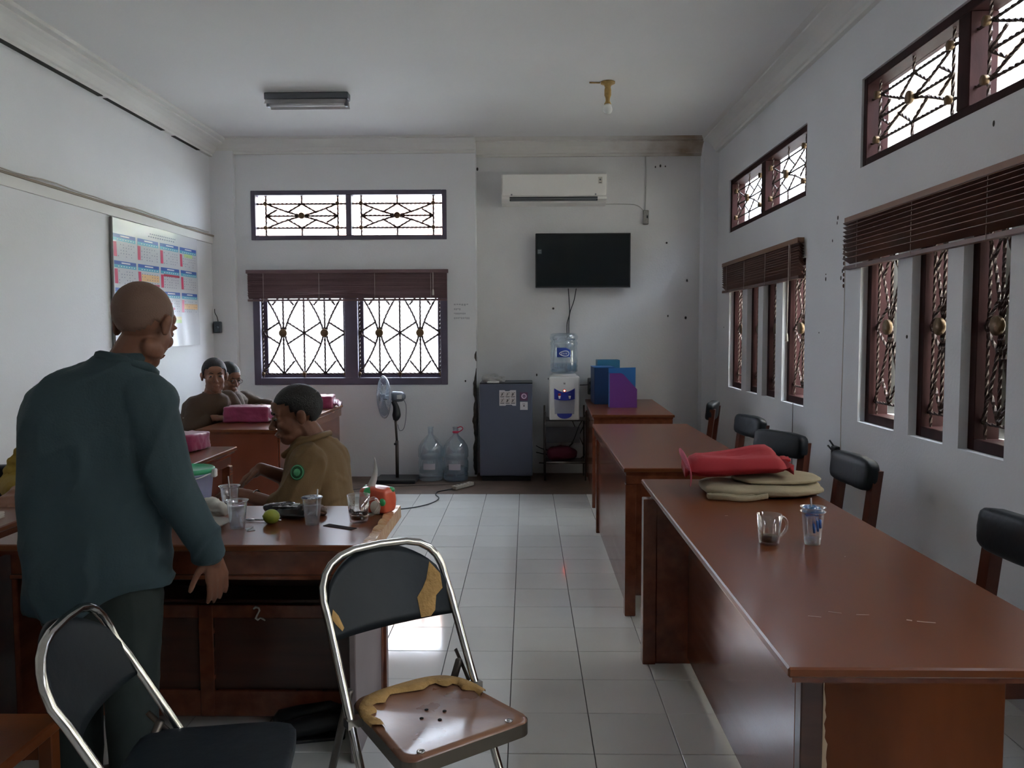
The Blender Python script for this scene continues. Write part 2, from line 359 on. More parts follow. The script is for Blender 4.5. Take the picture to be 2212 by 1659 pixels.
# ------------------------------------------------------------------ windows
def bar(parent, pts3, r=.006, seg=.02, name='grille_bar'):
    k_ = 2.2 if pts3[0][1] > 8 else 1.3
    P = []
    for a, b_ in zip(pts3[:-1], pts3[1:]):
        a = Vector(a); b_ = Vector(b_); n = max(1, int((b_-a).length/seg))
        for i in range(n): P.append(a.lerp(b_, i/n))
    P.append(Vector(pts3[-1])); q = mb(iron_m); q.tube(P, r*k_, n=4, twist=.75, smooth=False); return q.build(name, parent=parent)
def ros(parent, p, r, nrm):
    q = mb(rosette_m); p = Vector(p)+(Vector((0, -.022, 0)) if nrm == 'y' else Vector((-.018, 0, 0)))
    T = Matrix.Translation(p) @ (Matrix.Rotation(PI/2, 4, 'X') if nrm == 'y' else Matrix.Rotation(PI/2, 4, 'Y'))
    q.lathe([(r*.95, -.012), (r*.98, -.006), (r*.98, .006), (r*.8, .013), (r*.5, .009), (r*.3, .018), (.001, .02)], n=12, T=T); q.build('rosette', parent=parent)
def cler_pane(parent, f, r=.006, nrm='y'):
    """f maps (u,v) in [-1,1]^2 to 3-D"""
    cu, cv = .80, .60
    for v in (cv, -cv): bar(parent, [f(-1, v), f(1, v)], r)
    for u in (cu, -cu): bar(parent, [f(u, -1), f(u, 1)], r)
    bar(parent, [f(0, cv), f(0, 1)], r); bar(parent, [f(0, -1), f(0, -cv)], r); bar(parent, [f(-cu, 0), f(cu, 0)], r)
    for sv in (1, -1):
        bar(parent, [f(cu*(t/10*2-1), sv*cv*abs(t/10*2-1)**1.3+sv*.02) for t in range(11)], r)
        for su in (1, -1):
            bar(parent, [f(0, sv*cv), f(su*.33, sv*.17)], r); bar(parent, [f(su*cu, 0), f(su*.55, sv*.32)], r)
            ros(parent, f(su*cu, sv*cv), .022, nrm)
    ros(parent, f(0, 0), .034, nrm)
def hour(parent, f, r=.0065, nrm='y', foot=True, rr=.043):
    """one hourglass module, u,v in [-1,1]"""
    bar(parent, [f(0, -1), f(0, 1)], r)
    for su in (1, -1):
        bar(parent, [f(su*(.06+.94*abs(v)**1.45), v) for v in [i/7-1 for i in range(15)]], r)
        for sv in (1, -1):
            bar(parent, [f(su, 0), f(su*.18, sv*.27)], r)
            bar(parent, [f(0, sv), f(su*.52, sv*.68)], r)
    ros(parent, f(0, 0), rr, nrm)
clear = thin_glass('window_glass', (.97, .98, 1), .04)
def frame_rect(m, put, a0, a1, z0, z1, t):
    put(m, a0, a0+t, z0, z1); put(m, a1-t, a1, z0, z1); put(m, a0+t, a1-t, z0, z0+t); put(m, a0+t, a1-t, z1-t, z1)
def inset(a0, a1, z0, z1, g, pos, ax):
    def f(u, v):
        a = (a0+a1)/2+u*(a1-a0)/2; z = (z0+z1)/2+v*(z1-z0)/2
        return (a, pos, z) if ax == 'y' else (pos, a, z)
    return f
# back clerestory
w1 = struct(bpy.data.objects.new('window_1', None)); C.objects.link(w1)
q = mb(frame_b); put = lambda m_, a, b_, c, d: m_.box(a, b_, YB-.012, YB+.10, c, d, bev=.004)
frame_rect(q, put, BC[0], BC[1], BC[2], BC[3], .045); put(q, -1.80, -1.745, BC[2]+.045, BC[3]-.045); q.build('window_frame', parent=w1)
for a0, a1 in ((-2.705, -1.80), (-1.745, -.842)):
    cler_pane(w1, inset(a0, a1, BC[2]+.045, BC[3]-.045, 0, YB+.045, 'y'), .005)
    q = mb(clear); q.box(a0, a1, YB+.08, YB+.084, BC[2]+.045, BC[3]-.045); q.build('window_pane', parent=w1)
# back window
w2 = struct(bpy.data.objects.new('window_2', None)); C.objects.link(w2)
q = mb(frame_b); frame_rect(q, put, BW[0], BW[1], BW[2], BW[3], .07); put(q, -1.83, -1.70, BW[2]+.07, BW[3]-.07); q.build('window_frame', parent=w2)
for a0, a1 in ((-2.68, -1.83), (-1.70, -.866)):
    q = mb(frame_b); pp = lambda m_, a, b_, c, d: m_.box(a, b_, YB+.10, YB+.15, c, d, bev=.003); frame_rect(q, pp, a0-.005, a1+.005, BW[2]+.065, BW[3]-.065, .045); q.build('sash', parent=w2)
    q = mb(clear); q.box(a0+.03, a1-.03, YB+.13, YB+.134, BW[2]+.1, BW[3]-.1); q.build('window_pane', parent=w2)
    mw = (a1-a0-.01)/2
    for s_ in (0, 1):
        b0 = a0+.005+mw*s_; hour(w2, inset(b0, b0+mw, 1.045, 1.87, 0, YB+.05, 'y'), .0055)
    for k in range(3):
        uu = a0+.005+mw*k; bar(w2, [(uu, YB+.05, 1.005), (uu, YB+.05, 1.99)], .0055); ros(w2, (uu, YB+.045, 1.045), .022, 'y')
    bar(w2, [(a0, YB+.05, 1.045), (a1, YB+.05, 1.045)], .0055); bar(w2, [(a0, YB+.05, 1.87), (a1, YB+.05, 1.87)], .0055)
# right-hand clerestories and slot windows, plus the unseen bay added for light
wi = 3
for k in (1, 2, 3):
    y0, y1, z0, z1 = CLER[k]
    wd = struct(bpy.data.objects.new('window_%d' % wi, None)); C.objects.link(wd); wi += 1
    q = mb(frame_m); put = lambda m_, a, b_, c, d: m_.box(XR+.012, XR+.135, a, b_, c, d, bev=.004)
    mid = (y0+y1)/2; frame_rect(q, put, y0, y1, z0, z1, .045); put(q, mid-.05, mid+.05, z0+.045, z1-.045); q.build('window_frame', parent=wd)
    for a0, a1 in ((y0+.045, mid-.05), (mid+.05, y1-.045)):
        if k < 3: cler_pane(wd, inset(a0, a1, z0+.045, z1-.045, 0, XR+.045, 'x'), .0065 if k == 2 else .0055, 'x')
        q = mb(clear); q.box(XR+.10, XR+.104, a0, a1, z0+.045, z1-.045); q.build('window_pane', parent=wd)
    for (a0, a1, z0, z1) in slots(BAY[k]):
        wd = struct(bpy.data.objects.new('window_%d' % wi, None)); C.objects.link(wd); wi += 1
        q = mb(frame_m); put = lambda m_, a, b_, c, d: m_.box(XR+.04, XR+.15, a, b_, c, d, bev=.003)
        frame_rect(q, put, a0, a1, z0, z1, .05); q.build('window_frame', parent=wd)
        if k < 3:
            hour(wd, inset(a0+.05, a1-.05, z0+.12, z1-.07, 0, XR+.075, 'x'), .0065, 'x')
            for zz in (z0+.12, ): bar(wd, [(XR+.075, a0+.05, zz), (XR+.075, a1-.05, zz)], .0065)
            for yy in (a0+.075, a1-.075): bar(wd, [(XR+.075, yy, z0+.05), (XR+.075, yy, z1-.05)], .006)
        wdt = a1-a0-.1
        q = mb(frame_m); yh = a1-.05
        T = Tm((XR+.15, yh, 0), rz=math.radians(80))
        q.box(0, wdt, -.035, 0, z0+.05, z0+.12, casement_m, T=T); q.box(0, wdt, -.035, 0, z1-.12, z1-.05, casement_m, T=T)
        q.box(0, .055, -.035, 0, z0+.12, z1-.12, casement_m, T=T); q.box(wdt-.055, wdt, -.035, 0, z0+.12, z1-.12, casement_m, T=T); cs = q.build('open_casement', parent=wd)
        q = mb(thin_glass('dusky_glass', (.12, .14, .12), .06, .05)); q.box(.055, wdt-.055, -.02, -.016, z0+.12, z1-.12, T=T); q.build('casement_glass', parent=cs)

# ------------------------------------------------------------------ outdoors
ground = struct(tag(mb(mat('pale_yard', (.40, .39, .36), .9, var=.2)).box(-25, 25, -25, 40, -.3, -.13).build('ground'), 'pale yard', 'ground')); del ground['label']; del ground['category']
nb = thing('neighbour_house', 'cream neighbouring house wall and eaves seen through the right windows', 'house', (3.55, 3.0, -.13))
cream = mat('cream_outside_wall', (.70, .66, .55), .85, var=.06, bump=.05)
q = mb(cream); q.box(0, .15, -9, 6.3, 0, 3.65); q.build('outside_wall', parent=nb)
q = mb(mat('peach_soffit', (.80, .60, .45), .8)); q.box(-.18, .8, -9, 6.3, 3.62, 3.67); q.box(-.20, -.18, -9, 6.3, 3.60, 3.74, cream); q.build('eaves', parent=nb)
rh = thing('tiled_roof_house', 'pale house with curved roof tiles outside the back clerestory', 'house', (-3.4, 13.5, -.13))
q = mb(mat('pale_outside_wall', (.80, .80, .80), .9)); q.box(-3.2, 3.4, .3, 4, 0, 2.9); q.build('outside_wall', parent=rh)
q = mb(mat('orange_roof_tile', (.75, .48, .36), .8, var=.25, vscale=6)); nx = 60; ny = 14
vs = []
for j in range(ny*2):
    jj = (j+1)//2; st = .0 if j % 2 else .05
    for i in range(nx*4+1):
        x = -3.6+7.4*i/(nx*4); vs.append((x, -.2+jj*.22, 2.75+jj*.155+st+.045*abs(math.sin(PI*i/4))))
n_ = nx*4+1
q.add(vs, [(j*n_+i, j*n_+i+1, (j+1)*n_+i+1, (j+1)*n_+i) for j in range(ny*2-1) for i in range(nx*4)]); o = q.build('roof_tiles', parent=rh); o['kind'] = 'stuff'
tr = thing('garden_tree', 'green leafy tree outside the right end of the back clerestory', 'tree', (-.25, 11.8, -.13))
q = mb(mat('bark', (.2, .14, .1), .9)); q.tube(spline([(0, 0, 0), (.05, 0, 1.2), (-.05, .1, 2.4), (.1, 0, 3.3)]), [.09-.003*i for i in range(19)]); q.tube(spline([(0, 0, 2.0), (-.4, .1, 2.6), (-.6, 0, 3.0)]), .03); q.tube(spline([(0, 0, 2.2), (.5, .1, 2.8), (.7, 0, 3.2)]), .03); q.build('trunk', parent=tr)
q = mb(mat('leaf_green', (.30, .62, .10), .6, objvar=.1))
rnd = random.Random(3)
for i in range(2600):
    th = rnd.uniform(0, 2*PI); ph = math.acos(rnd.uniform(-1, 1)); rr_ = rnd.random()**.4
    c_ = Vector((.1+.95*rr_*math.sin(ph)*math.cos(th), .9*rr_*math.sin(ph)*math.sin(th), 3.3+.85*rr_*math.cos(ph)))
    T = Matrix.Translation(c_) @ Matrix.Rotation(rnd.uniform(0, 6), 4, 'Z') @ Matrix.Rotation(rnd.uniform(-1, 1), 4, 'X'); s = rnd.uniform(.04, .07)
    q.add([(-s, 0, 0), (0, -s*.4, .008), (s, 0, 0), (0, s*.4, .008)], [(0, 1, 2, 3)], T=T)
o = q.build('foliage', parent=tr); o['kind'] = 'stuff'

# ------------------------------------------------------------------ wooden blinds
def blind(label, f, a0, a1, ztop, nsl, pitch, gap0, drop, seed, tilt=.5, wand=None, w=.036, sm=None):
    """f(a,d,z): a along the wall, d into the room"""
    rg = random.Random(seed); mid = f((a0+a1)/2, 0, ztop); t = thing('wooden_blind', label, 'blind', mid, 0); o0 = Vector(mid)
    def F(a, d, z): return Vector(f(a, d, z))-o0
    def slab(q, A0, A1, d0, d1, z0, z1, m=None, sag=0.):
        n = 1 if sag == 0 else 8
        for i in range(n):
            s0 = A0+(A1-A0)*i/n; s1 = A0+(A1-A0)*(i+1)/n
            za = -sag*4*(i/n)*(1-i/n); zb = -sag*4*((i+1)/n)*(1-(i+1)/n)
            P = [F(s0, d0, z0[0]+za), F(s0, d1, z0[1]+za), F(s1, d1, z0[1]+zb), F(s1, d0, z0[0]+zb), F(s0, d0, z1[0]+za), F(s0, d1, z1[1]+za), F(s1, d1, z1[1]+zb), F(s1, d0, z1[0]+zb)]
            q.add(P, [(0, 3, 2, 1), (4, 5, 6, 7), (0, 1, 5, 4), (2, 3, 7, 6), (0, 4, 7, 3), (1, 2, 6, 5)], m)
    q = mb(sm or blind_top); slab(q, a0-.012, a1+.012, .004, .05, (ztop-.035, ztop-.035), (ztop, ztop)); q.build('head_rail', parent=t)
    z = ztop-.045
    for i in range(nsl):
        q = mb(sm or blind_m); e = drop*(i/nsl)
        d0, d1 = .008, .008+w
        zz0 = z-e*0; tl = tilt*w*.5
        P = [F(a0, d0, z-tl), F(a0, d1, z+tl), F(a1, d1, z+tl-e), F(a1, d0, z-tl-e)]
        P2 = [p+Vector((0, 0, .003)) for p in P]
        q.add(P+P2, [(0, 3, 2, 1), (4, 5, 6, 7), (0, 1, 5, 4), (2, 3, 7, 6), (0, 4, 7, 3), (1, 2, 6, 5)]); q.build('slat', parent=t)
        z -= pitch*(1 if i < nsl-3 else gap0)*rg.uniform(.96, 1.04)
    q = mb(sm or blind_m); zb = z-.006
    P = [F(a0, .008, zb-.014), F(a0, .044, zb-.014), F(a1, .044, zb-.014-drop), F(a1, .008, zb-.014-drop)]; P2 = [p+Vector((0, 0, .02)) for p in P]
    q.add(P+P2, [(0, 3, 2, 1), (4, 5, 6, 7), (0, 1, 5, 4), (2, 3, 7, 6), (0, 4, 7, 3), (1, 2, 6, 5)]); q.build('bottom_rail', parent=t)
    for s in (.08, .36, .64, .92):
        a = a0+(a1-a0)*s
        for d in (.007, .046):
            q = mb(cord_m); q.tube([F(a, d, ztop-.03), F(a, d, zb-drop*s-.012)], .0013, n=4); q.build('ladder_cord', parent=t)
    if wand:
        a, zl = wand
        q = mb(cord_m); q.tube([F(a, .05, ztop-.03), F(a, .056, zl)], .003, n=5); q.build('pull_cord', parent=t)
        q = mb(cream_pl); q.lathe([(.001, .03), (.008, .02), (.012, -.03), (.001, -.035)], c=F(a, .056, zl), n=8); q.build('tassel', parent=t)
    return t
fb = lambda a, d, z: (a, YB-.014-d, z); fr = lambda a, d, z: (XR-d, a, z)
blind('purplish brown slatted blind raised over the back window', fb, -2.785, -.795, 2.085, 13, .0175, 1.35, .0, 1, .98, wand=(-.93, 1.86), sm=mat('veil_tinted_blind_slat', (.19, .115, .12), .45, var=.2, vscale=3, stretch=(1, 9, 9), objvar=.12))  # purplish veil of window glare mixed into the slat colour
blind('red brown slatted blind hanging crooked over the far right windows', fr, 7.76, 5.59, 2.10, 11, .018, 1.25, .0, 2, .98, wand=(5.78, 1.42))
blind('wide brown slatted blind over the near right windows', fr, 4.80, 2.50, 2.115, 9, .0245, 1.2, -.015, 3, .62, w=.045)
t = thing('blind_cord', 'thin pale cord hanging beside the near right windows down to the chairs', 'cord', (XR-.03, 4.82, 2.05))
q = mb(cord_m); q.tube(spline([(0, 0, 0), (.004, .004, -.4), (0, .0, -.9), (.006, .02, -1.1), (0, -.005, -1.45)]), .0028, n=5); q.build('cord', parent=t)
q = mb(blind_m)
for i in range(9): q.ell((0, .012, -.06-.033*i), (.006, .006, .012), n=6)
q.build('wooden_bead_string', parent=t)
t = thing('blind_cord', 'thin cord hanging below the far right windows', 'cord', (XR-.012, 5.75, .95))
q = mb(mat('thin_grey_cord', (.2, .18, .17), .7)); q.tube([(0, 0, 0), (.003, .01, -.25), (0, -.005, -.55)], .003, n=5); q.build('cord', parent=t)

# ------------------------------------------------------------------ desks
def desk_top(q, x0, x1, y0, y1, zt, m=None):
    q.box(x0, x1, y0, y1, zt-.022, zt, m or wood_top, bev=.004); q.box(x0+.012, x1-.012, y0+.012, y1-.012, zt-.036, zt-.022, wood_m)
def desk(label, x0, x1, y0, y1, zt):
    return thing('wooden_desk', label, 'desk', ((x0+x1)/2, (y0+y1)/2, 0)), lambda x, y: (x-(x0+x1)/2, y-(y0+y1)/2)
def part(parent, name, o, x0, x1, y0, y1, z0, z1, m=wood_m, bev=.003):
    q = mb(m); q.box(x0-o[0], x1-o[0], y0-o[1], y1-o[1], z0, z1, bev=bev); return q.build(name, parent=parent)
def tpart(parent, o, x0, x1, y0, y1, zt):
    q = MB(); q.mats = []; desk_top(q, x0-o[0], x1-o[0], y0-o[1], y1-o[1], zt); return q.build('desk_top', parent=parent)
# nearest right desk
x0, x1, y0, y1, zt = .535, 1.225, 1.625, 3.76, .77
t, _ = desk('long red brown desk nearest on the right holding the glass mug and cups', x0, x1, y0, y1, zt); o = ((x0+x1)/2, (y0+y1)/2)
tpart(t, o, x0, x1, y0, y1, zt)
part(t, 'end_panel', o, .76, 1.222, 2.03, 2.06, .0, zt-.036, wood_orange); part(t, 'corner_post', o, .70, .757, 2.025, 2.07, .0, zt-.036, wood_dark)
part(t, 'modesty_panel', o, .70, .72, 2.07, 3.47, .03, zt-.036, wood_m)
part(t, 'front_leg', o, .505, .562, 3.47, 3.53, 0, zt-.036, wood_m); part(t, 'end_panel', o, .563, 1.19, 3.48, 3.51, .0, zt-.036, wood_m)
part(t, 'side_rail', o, 1.17, 1.19, 2.06, 3.47, zt-.12, zt-.036, wood_m)
q = mb(mat('chipped_varnish', (.62, .47, .33), .8))
zz = .02; pts = []
while zz < .70:
    w = .002+.007*abs(math.sin(zz*17))*random.random()+(.008 if zz < .07 or .28 < zz < .40 else 0); pts.append((w, zz)); zz += .018
for (wa, za), (wb_, zb) in zip(pts[:-1], pts[1:]): q.add([(.758-o[0], 2.0285-o[1], za), (.758+wa-o[0], 2.0285-o[1], za), (.758+wb_-o[0], 2.0285-o[1], zb), (.758-o[0], 2.0285-o[1], zb)], [(0, 1, 2, 3)])
q.build('chipped_edge', parent=t)
for (xa, ya, L, a, w) in ((.905, 1.905, .012, -.5, .006), (.925, 1.895, .04, -.25, .003), (.74, 1.96, .03, -.4, .0012), (.68, 1.93, .03, -.3, .0012), (.80, 1.94, .03, -.1, .001), (.74, 3.0, .012, .2, .002), (.97, 2.45, .004, 0, .002)):
    q = mb(mat('pale_scratch', (.62, .52, .47), .6)); T = Tm((xa-o[0], ya-o[1], zt+.0004), rz=a); q.box(0, L, -w/2, w/2, 0, .0006, T=T); q.build('scratch', parent=t)
# middle right desk
x0, x1, y0, y1, zt = .49, 1.20, 4.06, 6.04, .77
t, _ = desk('red brown desk in the middle of the right row, bare topped', x0, x1, y0, y1, zt); o = ((x0+x1)/2, (y0+y1)/2)
tpart(t, o, x0, x1, y0, y1, zt)
q = mb(wood_m); q.box(x0+.012-o[0], x1-.012-o[0], y0+.012-o[1], y1-.012-o[1], zt-.085, zt-.036, bev=.004); q.build('apron', parent=t)
part(t, 'leg', o, .50, .555, 4.075, 4.13, 0, zt-.085); part(t, 'leg', o, .50, .555, 5.80, 5.86, 0, zt-.085); part(t, 'leg', o, 1.13, 1.185, 4.075, 4.13, 0, zt-.085); part(t, 'leg', o, 1.13, 1.185, 5.80, 5.86, 0, zt-.085)
part(t, 'end_panel', o, .555, 1.13, 4.10, 4.12, .10, zt-.085); part(t, 'end_panel', o, .555, 1.13, 5.83, 5.85, .10, zt-.085)
part(t, 'modesty_panel', o, .515, .535, 4.13, 5.80, .03, zt-.085, wood_m)
# far right desk
x0, x1, y0, y1, zt = .56, 1.235, 6.60, 8.15, .78
t, _ = desk('red brown desk at the far end of the right row under the blue box files', x0, x1, y0, y1, zt); t.rotation_euler = (0, 0, -.035); o = ((x0+x1)/2, (y0+y1)/2)
tpart(t, o, x0, x1, y0, y1, zt)
q = mb(wood_m); q.box(x0+.015-o[0], x1-.015-o[0], y0+.015-o[1], y1-.015-o[1], zt-.11, zt-.036, bev=.004); q.build('apron', parent=t)
for a in (.565, 1.165):
    for b_ in (6.62, 8.08): part(t, 'leg', o, a, a+.05, b_, b_+.05, 0, zt-.11)
part(t, 'modesty_panel', o, .575, .59, 6.67, 8.08, .05, zt-.11)
# front left desk
x0, x1, y0, y1, zt = -1.78, -.535, 2.57, 3.17, .77
t, _ = desk('dark red desk in front left, cluttered with cups, seen from its panelled side', x0, x1, y0, y1, zt); o = ((x0+x1)/2, (y0+y1)/2)
tpart(t, o, x0, x1, y0, y1, zt)
part(t, 'apron', o, -1.72, -.575, 2.615, 2.64, .655, zt-.036); part(t, 'apron_lip', o, -1.72, -.575, 2.60, 2.645, .645, .660)
part(t, 'shelf', o, -1.72, -.60, 2.93, 3.10, .455, .468, wood_dark); part(t, 'back_panel', o, -1.72, -.60, 3.10, 3.115, .05, zt-.036, wood_dark)
part(t, 'side_panel', o, -.600, -.578, 2.64, 3.12, .0, zt-.036, mat('grey_sheen_side_wood', (.24, .19, .19), .35, var=.2)); part(t, 'side_panel', o, -1.74, -1.72, 2.64, 3.12, .0, zt-.036)  # reflected sheen painted as a grey tone into the right side panel
ya = 2.925
part(t, 'front_panel', o, -1.72, -.60, ya, ya+.015, .09, .44, wood_dark)
for a, b_ in ((-1.72, -1.665), (-1.22, -1.165), (-.66, -.60)): part(t, 'panel_stile', o, a, b_, ya-.02, ya, .03, .455, wood_m)
part(t, 'panel_rail', o, -1.72, -.60, ya-.018, ya, .03, .13, wood_m); part(t, 'panel_rail', o, -1.72, -.60, ya-.018, ya, .405, .455, wood_m)
part(t, 'leg', o, -.60, -.56, 3.12, 3.165, 0, zt-.036)
q = mb(wood_m); q.tube([(-.585-o[0], 3.10-o[1], .03), (-.575-o[0], 3.135-o[1], .42)], .012, n=4); q.build('brace', parent=t)
q = mb(wood_raw); n = 26; pv = []
for i in range(n+1):
    y = y0-.003+(y1-y0+.006)*i/n; e = random.uniform(-.003, .004); e2 = random.uniform(-.003, .003)
    pv += [(x1-.004-o[0]+e2, y-o[1], zt+.004+e), (x1+.030-o[0], y-o[1], zt+.002+e*.5), (x1+.032-o[0], y-o[1], zt-.045), (x1-.002-o[0], y-o[1], zt-.046)]
fs = [(4*i+k, 4*i+(k+1) % 4, 4*i+4+(k+1) % 4, 4*i+4+k) for i in range(n) for k in range(4)]+[(3, 2, 1, 0), tuple(4*n+k for k in range(4))]
q.add(pv, fs); e = q.build('worn_edge_strip', parent=t); e['label'] = 'chipped raw wood edge strip'
q = mb(mat('chalk_mark', (.50, .46, .42), .9))
P = [(-1.012, .442), (-1.003, .449), (-.992, .445), (-.990, .436), (-.995, .426), (-1.000, .416), (-1.004, .406), (-.997, .401), (-.987, .408), (-.977, .404), (-.969, .398)]
q.tube([(x-o[0], ya-.0205-o[1], z) for x, z in P], [.003, .005, .004, .0035, .003, .0035, .0045, .0045, .003, .004, .002], n=6, flat=1); e = q.build('painted_numeral', parent=t)
# left column desks
x0, x1, y0, y1, zt = -2.50, -1.765, 3.95, 4.85, .77
t, _ = desk('low lit desk on the left behind the pail, pink wrapped parcel on it', x0, x1, y0, y1, zt); o = ((x0+x1)/2, (y0+y1)/2)
tpart(t, o, x0, x1, y0, y1, zt)
q = mb(wood_m); q.box(x0+.03-o[0], x1-.03-o[0], y0+.03-o[1], y1-.03-o[1], zt-.11, zt-.036); q.build('apron', parent=t)
for a in (x0+.02, x1-.07):
    for b_ in (y0+.03, y1-.08): part(t, 'leg', o, a, a+.05, b_, b_+.05, 0, zt-.11)
part(t, 'modesty_panel', o, x0+.03, x0+.045, y0+.08, y1-.08, .2, zt-.11)
x0, x1, y0, y1, zt = -2.38, -1.765, 5.70, 7.68, .77
t, _ = desk('red brown desk at back left where two uniformed men sit', x0, x1, y0, y1, zt); o = ((x0+x1)/2, (y0+y1)/2)
tpart(t, o, x0, x1, y0, y1, zt)
part(t, 'end_panel', o, x0+.03, x1-.03, y0+.04, y0+.06, 0, zt-.036, mat('bright_red_wood', (.26, .075, .04), .25, col2=(.16, .042, .025), vscale=2, coat=.3)); part(t, 'end_panel', o, x0+.03, x1-.03, y1-.06, y1-.04, 0, zt-.036)
part(t, 'modesty_panel', o, x1-.04, x1-.022, y0+.06, y1-.06, .0, zt-.036); part(t, 'apron', o, x1-.022, x1-.010, y0+.03, y1-.03, zt-.10, zt-.036)
x0, x1, y0, y1, zt = -2.62, -1.885, 1.35, 3.14, .77
t, _ = desk('brown desk at the far left edge behind the standing man', x0, x1, y0, y1, zt); o = ((x0+x1)/2, (y0+y1)/2)
tpart(t, o, x0, x1, y0, y1, zt)
part(t, 'end_panel', o, x0+.03, x1-.03, y0+.04, y0+.06, 0, zt-.036, wood_dark); part(t, 'end_panel', o, x0+.03, x1-.03, y1-.06, y1-.04, 0, zt-.036, wood_dark)
part(t, 'modesty_panel', o, x1-.06, x1-.04, y0+.06, y1-.06, .02, zt-.036, wood_dark); part(t, 'apron', o, x1-.04, x1-.025, y0+.06, y1-.06, zt-.12, zt-.036, wood_m)

# ------------------------------------------------------------------ organic helper
def soft_box(sx, sy, sz, p=4., n=10, amp=.0, freq=8., seed=0, m=None, creases=0.):
    bm = bmesh.new(); bmesh.ops.create_cube(bm, size=2); bmesh.ops.subdivide_edges(bm, edges=list(bm.edges), cuts=n, use_grid_fill=True)
    for v in bm.verts:
        c = v.co; L = (abs(c.x)**p+abs(c.y)**p+abs(c.z)**p)**(1/p); c = c/L
        w = Vector((c.x*sx/2, c.y*sy/2, c.z*sz/2))
        if amp:
            nn = noise.noise(w*freq+Vector((seed, seed*2.3, 0))); n2 = abs(noise.noise(w*freq*2.2+Vector((0, seed, 4))))
            w += c.normalized()*amp*(nn-creases*n2)
        v.co = w
    q = mb(m); bm.verts.index_update(); q.add([v.co.copy() for v in bm.verts], [[v.index for v in f.verts] for f in bm.faces], None, True); bm.free(); return q
# ------------------------------------------------------------------ right wall chairs
def wall_chair(label, x, y, rz):
    """faces local -x; back rest at local x=0"""
    t = thing('padded_chair', label, 'chair', (x, y, 0), rz, 'padded wooden chairs along the right wall')
    for s in (1, -1):
        q = mb(chair_wood); a = s*.185
        q.add([], []); pts = [(.03, a, 0), (.0, a, .42), (.045, a, .80)]
        for (p0, p1) in zip(pts[:-1], pts[1:]):
            w0 = .022; q.add([(p0[0]-w0, a-.0275, p0[2]), (p0[0]+w0, a-.0275, p0[2]), (p0[0]+w0, a+.0275, p0[2]), (p0[0]-w0, a+.0275, p0[2]), (p1[0]-w0, a-.0275, p1[2]), (p1[0]+w0, a-.0275, p1[2]), (p1[0]+w0, a+.0275, p1[2]), (p1[0]-w0, a+.0275, p1[2])], [(0, 3, 2, 1), (4, 5, 6, 7), (0, 1, 5, 4), (1, 2, 6, 5), (2, 3, 7, 6), (3, 0, 4, 7)])
        q.build('back_post', parent=t)
        q = mb(chair_wood); q.box(-.40, -.36, a-.02, a+.02, 0, .40, bev=.003); q.build('front_leg', parent=t)
        q = mb(chair_wood); q.box(-.38, 0, a-.012, a+.012, .34, .40); q.build('side_rail', parent=t)
    q = soft_box(.085, .43, .155, 5, 7, .006, 9, 3+y, vinyl_m, .6); T = Tm((.018, 0, .775), ry=.10)
    q.v = [T @ v for v in q.v]; q.build('back_pad', parent=t)
    q = soft_box(.42, .42, .07, 6, 6, .003, 8, y, vinyl_m); T = Tm((-.19, 0, .435)); q.v = [T @ v for v in q.v]; q.build('seat_pad', parent=t)
    q = mb(chair_wood); q.box(-.39, -.37, -.165, .165, .34, .40); q.build('front_rail', parent=t)
    return t
wall_chair('black padded chair closest to the camera at the right edge', 1.60, 2.62, .05)
wall_chair('black padded chair behind the nested plastic cups', 1.60, 4.00, .04)
wall_chair('black padded chair just behind the red cloth bag', 1.53, 4.93, .42)
wall_chair('black padded chair by the wall, third counting from the far corner desk', 1.60, 5.86, .16).__setitem__('label', 'small looking black padded chair between the bag chair and the far dark chair')
wall_chair('dark padded chair farthest away near the corner column', 1.60, 7.05, -.35)

